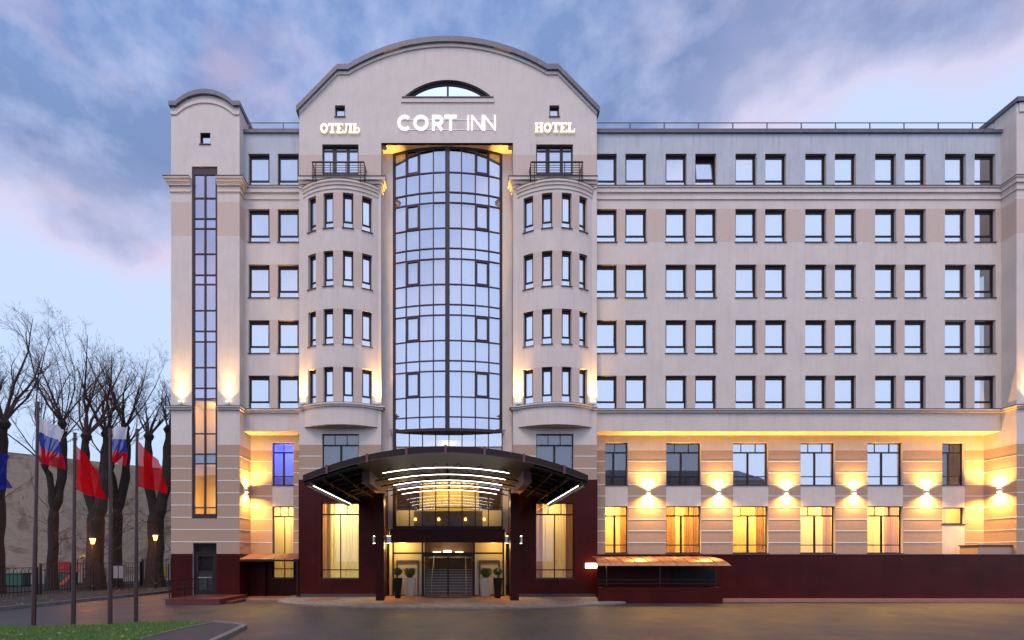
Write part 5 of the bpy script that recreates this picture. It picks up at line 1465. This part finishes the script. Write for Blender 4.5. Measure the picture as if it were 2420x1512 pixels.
# ------------------------------------------------------------------ fence, playground bits
def fence(p0, p1, z0, zt_, label, gap=.22):
    p0, p1 = Vector(p0), Vector(p1); L = (p1 - p0).length; o = empty('fence', (p0.x, p0.y, z0)); ang = math.atan2((p1 - p0).y, (p1 - p0).x); o.rotation_euler = (0, 0, ang)
    tag(o, label, 'fence', 'black metal fences round the playground'); h_ = zt_ - z0
    mb = MB(); mb.box(0, L, -.02, .02, h_ - .04, h_); mb.box(0, L, -.015, .015, .2, .24); mb.box(0, L, -.015, .015, h_ - .42, h_ - .39); mb.build('rail', M['metal'], o)
    mb = MB(); x = .1; k = 0
    while x < L - .05:
        mb.box(x - .017, x + .017, -.014, .014, .02, h_ - .39 if k % 2 else h_ - .1)
        if k % 2 == 0 and x + gap < L:
            mb.tube([(x, 0, h_ - .39), (x, 0, h_ - .2), (x + gap * .25, 0, h_ - .1), (x + gap * .5, 0, h_ - .06), (x + gap * .75, 0, h_ - .1), (x + gap, 0, h_ - .2), (x + gap, 0, h_ - .39)], .017, 4)
        x += gap; k += 1
    mb.build('bars', M['metal'], o)
    x = 0
    while x <= L:
        mb = MB(); mb.box(x - .05, x + .05, -.05, .05, 0, h_ + .03); mb.build('post', M['metal'], o); x += L / max(1, round(L / 2.6))
    return o
fence((-27.4, -1.6), (-26.6, 2.0), .13, 1.85, 'near black metal fence panel at the left edge')
fence((-26.55, 2.2), (-26.1, 11.6), .13, 2.08, 'long black metal fence running along the drive before the trees')
fence((-26.0, 11.7), (-19.2, 12.2), .13, 2.30, 'black metal fence beside the stair tower, turned across')
def bin_box(x, y, label, col_='silver'):
    o = empty('notice_box', (x, y, .13)); tag(o, label, 'notice box', 'grey boxes by the fence')
    mb = MB(); mb.box(-.35, .35, -.12, .12, .85, 1.75); mb.build('box', flat('box_grey', (.16, .17, .20), .5), o)
    mb = MB(); mb.box(-.37, .37, -.14, .14, 1.75, 1.79); mb.box(-.02, .02, -.135, -.121, .85, 1.75); mb.build('trim', M['metal'], o)
    mb = MB(); mb.box(-.2, -.15, -.03, .03, 0, .85); mb.box(.15, .2, -.03, .03, 0, .85); mb.build('leg', M['metal'], o)
bin_box(WX(282, 6.5), 6.5, 'grey box on legs left of the middle lamp tree')
bin_box(-20.9, 11.2, 'grey box on legs close to the stair tower')
G = flat('play_green', (.01, .07, .04), .5); Y = flat('play_yellow', (.45, .28, .02), .5); RD = flat('play_red', (.30, .012, .02), .5); BL = flat('play_blue', (.02, .04, .25), .5)
def play(x, y, name, label, fn, cat='playground toy'):
    o = empty(name, (x, y, .13)); tag(o, label, cat); fn(o); return o
def container(o):
    mb = MB(); mb.box(-.7, .7, -.4, .4, .1, 1.0); mb.box(-.74, .74, -.44, .44, 1.0, 1.1); mb.build('body', G, o)
    mb = MB(); mb.tube([(-.6, -.45, .08), (-.6, .45, .08)], .08, 8); mb.tube([(.6, -.45, .08), (.6, .45, .08)], .08, 8); mb.build('wheels', M['metal'], o)
def playhouse(o):
    mb = MB(); mb.box(-.8, .8, -.5, .5, 0, 1.1); mb.build('wall', G, o)
    mb = MB()
    for y_ in (-.6, .6): mb.face([(-.95, y_, 1.1), (.95, y_, 1.1), (0, y_, 2.0)])
    mb.face([(-.95, -.6, 1.1), (-.95, .6, 1.1), (0, .6, 2.0), (0, -.6, 2.0)]); mb.face([(.95, -.6, 1.1), (.95, .6, 1.1), (0, .6, 2.0), (0, -.6, 2.0)]); mb.build('roof', RD, o)
def panel(o):
    mb = MB(); 
    for k in range(6): mb.box(-.7 + .24 * k, -.5 + .24 * k, -.03, .03, .5, 1.55 + .08 * (k % 2))
    mb.build('panel', Y, o)
    mb = MB(); mb.box(-.75, -.68, -.05, .05, 0, 1.7); mb.build('post', BL, o); mb = MB(); mb.box(.72, .79, -.05, .05, 0, 1.7); mb.build('post', BL, o)
def slide(o):
    mb = MB(); mb.box(-.35, .35, -.02, .02, 1.4, 1.45)
    mb.tube([(0, 0, 2.3), (.3, 0, 2.45), (.6, 0, 2.3), (.65, 0, 2.1)], .13, 8); mb.build('hood', Y, o)
    mb = MB(); mb.box(-.3, -.22, -.04, .04, 0, 2.2); mb.box(.22, .3, -.04, .04, 0, 2.2); mb.face([(-.2, -.3, 1.4), (.2, -.3, 1.4), (.2, -2.2, .1), (-.2, -2.2, .1)]); mb.build('frame', RD, o)
play(WX(130, 12) - 2.2, 11, 'waste_container', 'green container behind the fence at the left', container, 'container')
play(WX(150, 13), 13, 'playhouse', 'green playhouse with red roof left of the first trunk', playhouse)
play(WX(190, 13.5), 13.5, 'slide', 'yellow hooded slide right of the first trunk', slide)
play(WX(345, 12.5), 14.5, 'play_panel', 'yellow slatted play panel between the thick trees', panel)
play(-20.2, 10.5, 'green_bin', 'green bin against the stair tower corner', container, 'container')

# ------------------------------------------------------------------ trees
def jig(p, q, n, amp, rnd):
    p, q = Vector(p), Vector(q); out = [p]
    for i in range(1, n): out.append(p.lerp(q, i / n) + Vector((rnd.uniform(-amp, amp), rnd.uniform(-amp, amp), rnd.uniform(-amp, amp) * .5)))
    out.append(q); return out
def shoot(tw, p, d, L, r, rnd, lvl):
    n = 6 if lvl < 2 else 4; pts = [Vector(p)]; rads = [r]; dd = Vector(d).normalized(); cur = Vector(p)
    bend = Vector((rnd.uniform(-.10, .10), rnd.uniform(-.10, .10), .10 if lvl < 2 else .04))
    for i in range(n):
        dd = (dd + bend + Vector((rnd.uniform(-.20, .20), rnd.uniform(-.20, .20), rnd.uniform(-.10, .10)))).normalized()
        cur = cur + dd * (L / n); pts.append(cur.copy()); rads.append(max(.004, r * (1 - .85 * (i + 1) / n)))
    tw.tube(pts, rads, 5 if lvl == 0 else 3, 0, False)
    if lvl >= 3: return
    k = (10, 6, 3)[lvl]
    for _ in range(k):
        i = rnd.uniform(.18, .98) * n; j = int(i); base_ = pts[j].lerp(pts[min(j + 1, n)], i - j)
        dirn = (pts[min(j + 1, n)] - pts[j]).normalized(); o = dirn.orthogonal().normalized(); o = Matrix.Rotation(rnd.uniform(0, 6.28), 3, dirn) @ o
        a = rnd.uniform(.5, 1.0)
        shoot(tw, base_, dirn + o * a, L * rnd.uniform(.28, .5) * (1 - .35 * i / n), max(.005, rads[j] * .45), rnd, lvl + 1)
def pollard(px, y, girth, limbs, label, seed, shoots=9, slen=6, low=14):
    """limbs: lists of picture points; each ends in a knob that throws long shoots"""
    rnd = random.Random(seed); x0 = WX(px[0], y); o = empty('bare_tree', (x0, y, .1)); tag(o, label, 'tree', 'pollarded bare trees in the park')
    base_ = Vector((x0, y, .1)); tr = MB(); cr = MB()
    fork = Vector((WX(px[1][0], y), y, WZ(px[1][1], y)))
    tr.tube([p - base_ for p in jig(base_, fork, 6, .05, rnd)], [girth * 1.35, girth * 1.05, girth * .95, girth * .92, girth * .92, girth * .95, girth * .6], 12)
    for k, (pts, gr) in enumerate(limbs):
        P = [fork - Vector((0, 0, girth * 1.9))] + [Vector((WX(a, y + yy), y + yy, WZ(b_, y + yy))) for (a, b_), yy in zip(pts, [(k - .5) * 1.2 * (i + 1) / len(pts) for i in range(len(pts))])]
        full = []
        for a, b_ in zip(P, P[1:]): full += jig(a, b_, 3, .07, rnd)[:-1]
        full.append(P[-1]); n = len(full)
        tr.tube([p - base_ for p in full], [(girth * .62 if i == 0 else gr * 1.1) * (1 - .42 * i / (n - 1)) * (1 + .12 * math.sin(i * 2.1)) for i in range(n)], 10)
        kn = full[-1] - base_
        tr.tube([kn - Vector((0, 0, .3)), kn, kn + Vector((0, 0, .35))], [gr * .7, gr * 1.0, gr * .5], 9)
        for s in range(shoots):
            a = 6.283 * s / shoots + rnd.uniform(-.3, .3); sp_ = rnd.uniform(.15, .95)
            shoot(cr, kn + Vector((math.cos(a) * .1, math.sin(a) * .1, .15)), (math.cos(a) * sp_, math.sin(a) * sp_, 1), slen * rnd.uniform(.6, 1.12), .075 * rnd.uniform(.5, 1.7), rnd, 0)
    for s in range(low):       # thin side shoots on the stem
        t = rnd.uniform(.3, 1.0); p = Vector((0, 0, (fork.z - .1) * t)) + Vector(((fork.x - x0) * t, 0, 0)); a = rnd.uniform(0, 6.283)
        shoot(cr, p + Vector((math.cos(a), math.sin(a), 0)) * girth * .9, (math.cos(a), math.sin(a), rnd.uniform(-.1, .6)), rnd.uniform(1.6, 3.4), .028, rnd, 1)
    tr.build('trunk', M['bark'], o); cr.build('crown', M['twig'], o)
pollard((122, (128, 1190)), 6.5, .34, [([(118, 1130), (106, 1098)], .24), ([(146, 1130), (150, 1060), (147, 1000)], .30)], 'bare pollarded tree behind the leftmost tricolour flag', 1, 9, 7.2)
pollard((222, (228, 1195)), 7.0, .58, [([(206, 1150), (201, 1090), (204, 1030)], .36), ([(246, 1150), (250, 1090), (254, 1025)], .44)], 'thick bare pollarded tree behind the middle street lamp', 2, 8, 7.0)
pollard((275, (277, 1190)), 11.0, .40, [([(268, 1140), (262, 1100)], .28), ([(292, 1150), (300, 1080), (297, 1010)], .34)], 'bare pollarded tree behind the third flagpole', 3, 8, 6.6)
pollard((366, (370, 1200)), 10.5, .62, [([(352, 1150), (349, 1090), (352, 1030)], .38), ([(392, 1150), (396, 1080), (400, 1015)], .44)], 'thick bare pollarded tree beside the stair tower', 4, 7, 3.4)
pollard((-18, (-8, 1150)), 3.0, .55, [([(2, 1060), (8, 1000)], .40)], 'bare pollarded tree cut by the left picture edge', 5, 14, 7.0, 4)

# ------------------------------------------------------------------ houses across the street, mirrored in the glass and granite
for x, w_, h_, y_, lb in ((-48, 40, 17, -74, 'pale brown street house opposite the hotel, mirrored in its left windows'), (-4, 36, 13, -78, 'lower ochre street house opposite the hotel entrance'), (44, 44, 19, -76, 'taller grey street house opposite the long wing')):
    o = empty('opposite_house', (x, y_, 0)); tag(o, lb, 'house', 'street houses opposite the hotel')
    mb = MB(); mb.box(-w_ / 2, w_ / 2, -10, 0, 0, h_); mb.build('wall', rough_mat('opposite_wall', (.16, .12, .09), (.24, .19, .15), .5, .9, 0), o)
    mb = MB(); mb.face([(-w_ / 2 - .5, .5, h_), (w_ / 2 + .5, .5, h_), (w_ / 2 - 3, -5, h_ + 3), (-w_ / 2 + 3, -5, h_ + 3)]); mb.face([(-w_ / 2 - .5, -10.5, h_), (w_ / 2 + .5, -10.5, h_), (w_ / 2 - 3, -5, h_ + 3), (-w_ / 2 + 3, -5, h_ + 3)])
    for s_ in (-1, 1): mb.face([(s_ * (w_ / 2 + .5), .5, h_), (s_ * (w_ / 2 + .5), -10.5, h_), (s_ * (w_ / 2 - 3), -5, h_ + 3)])
    mb.build('roof', M['roof'], o)
    k = -w_ / 2 + 2
    proto = None
    while k < w_ / 2 - 2:
        for z in range(2, int(h_) - 2, 4):
            if proto is None:
                mb = MB(); mb.box(-.7, .7, 0, .06, 0, 1.9); proto = mb.mesh('window', M['frame'])
            link('window', proto, o, (k, .002, z))
        k += 4.2
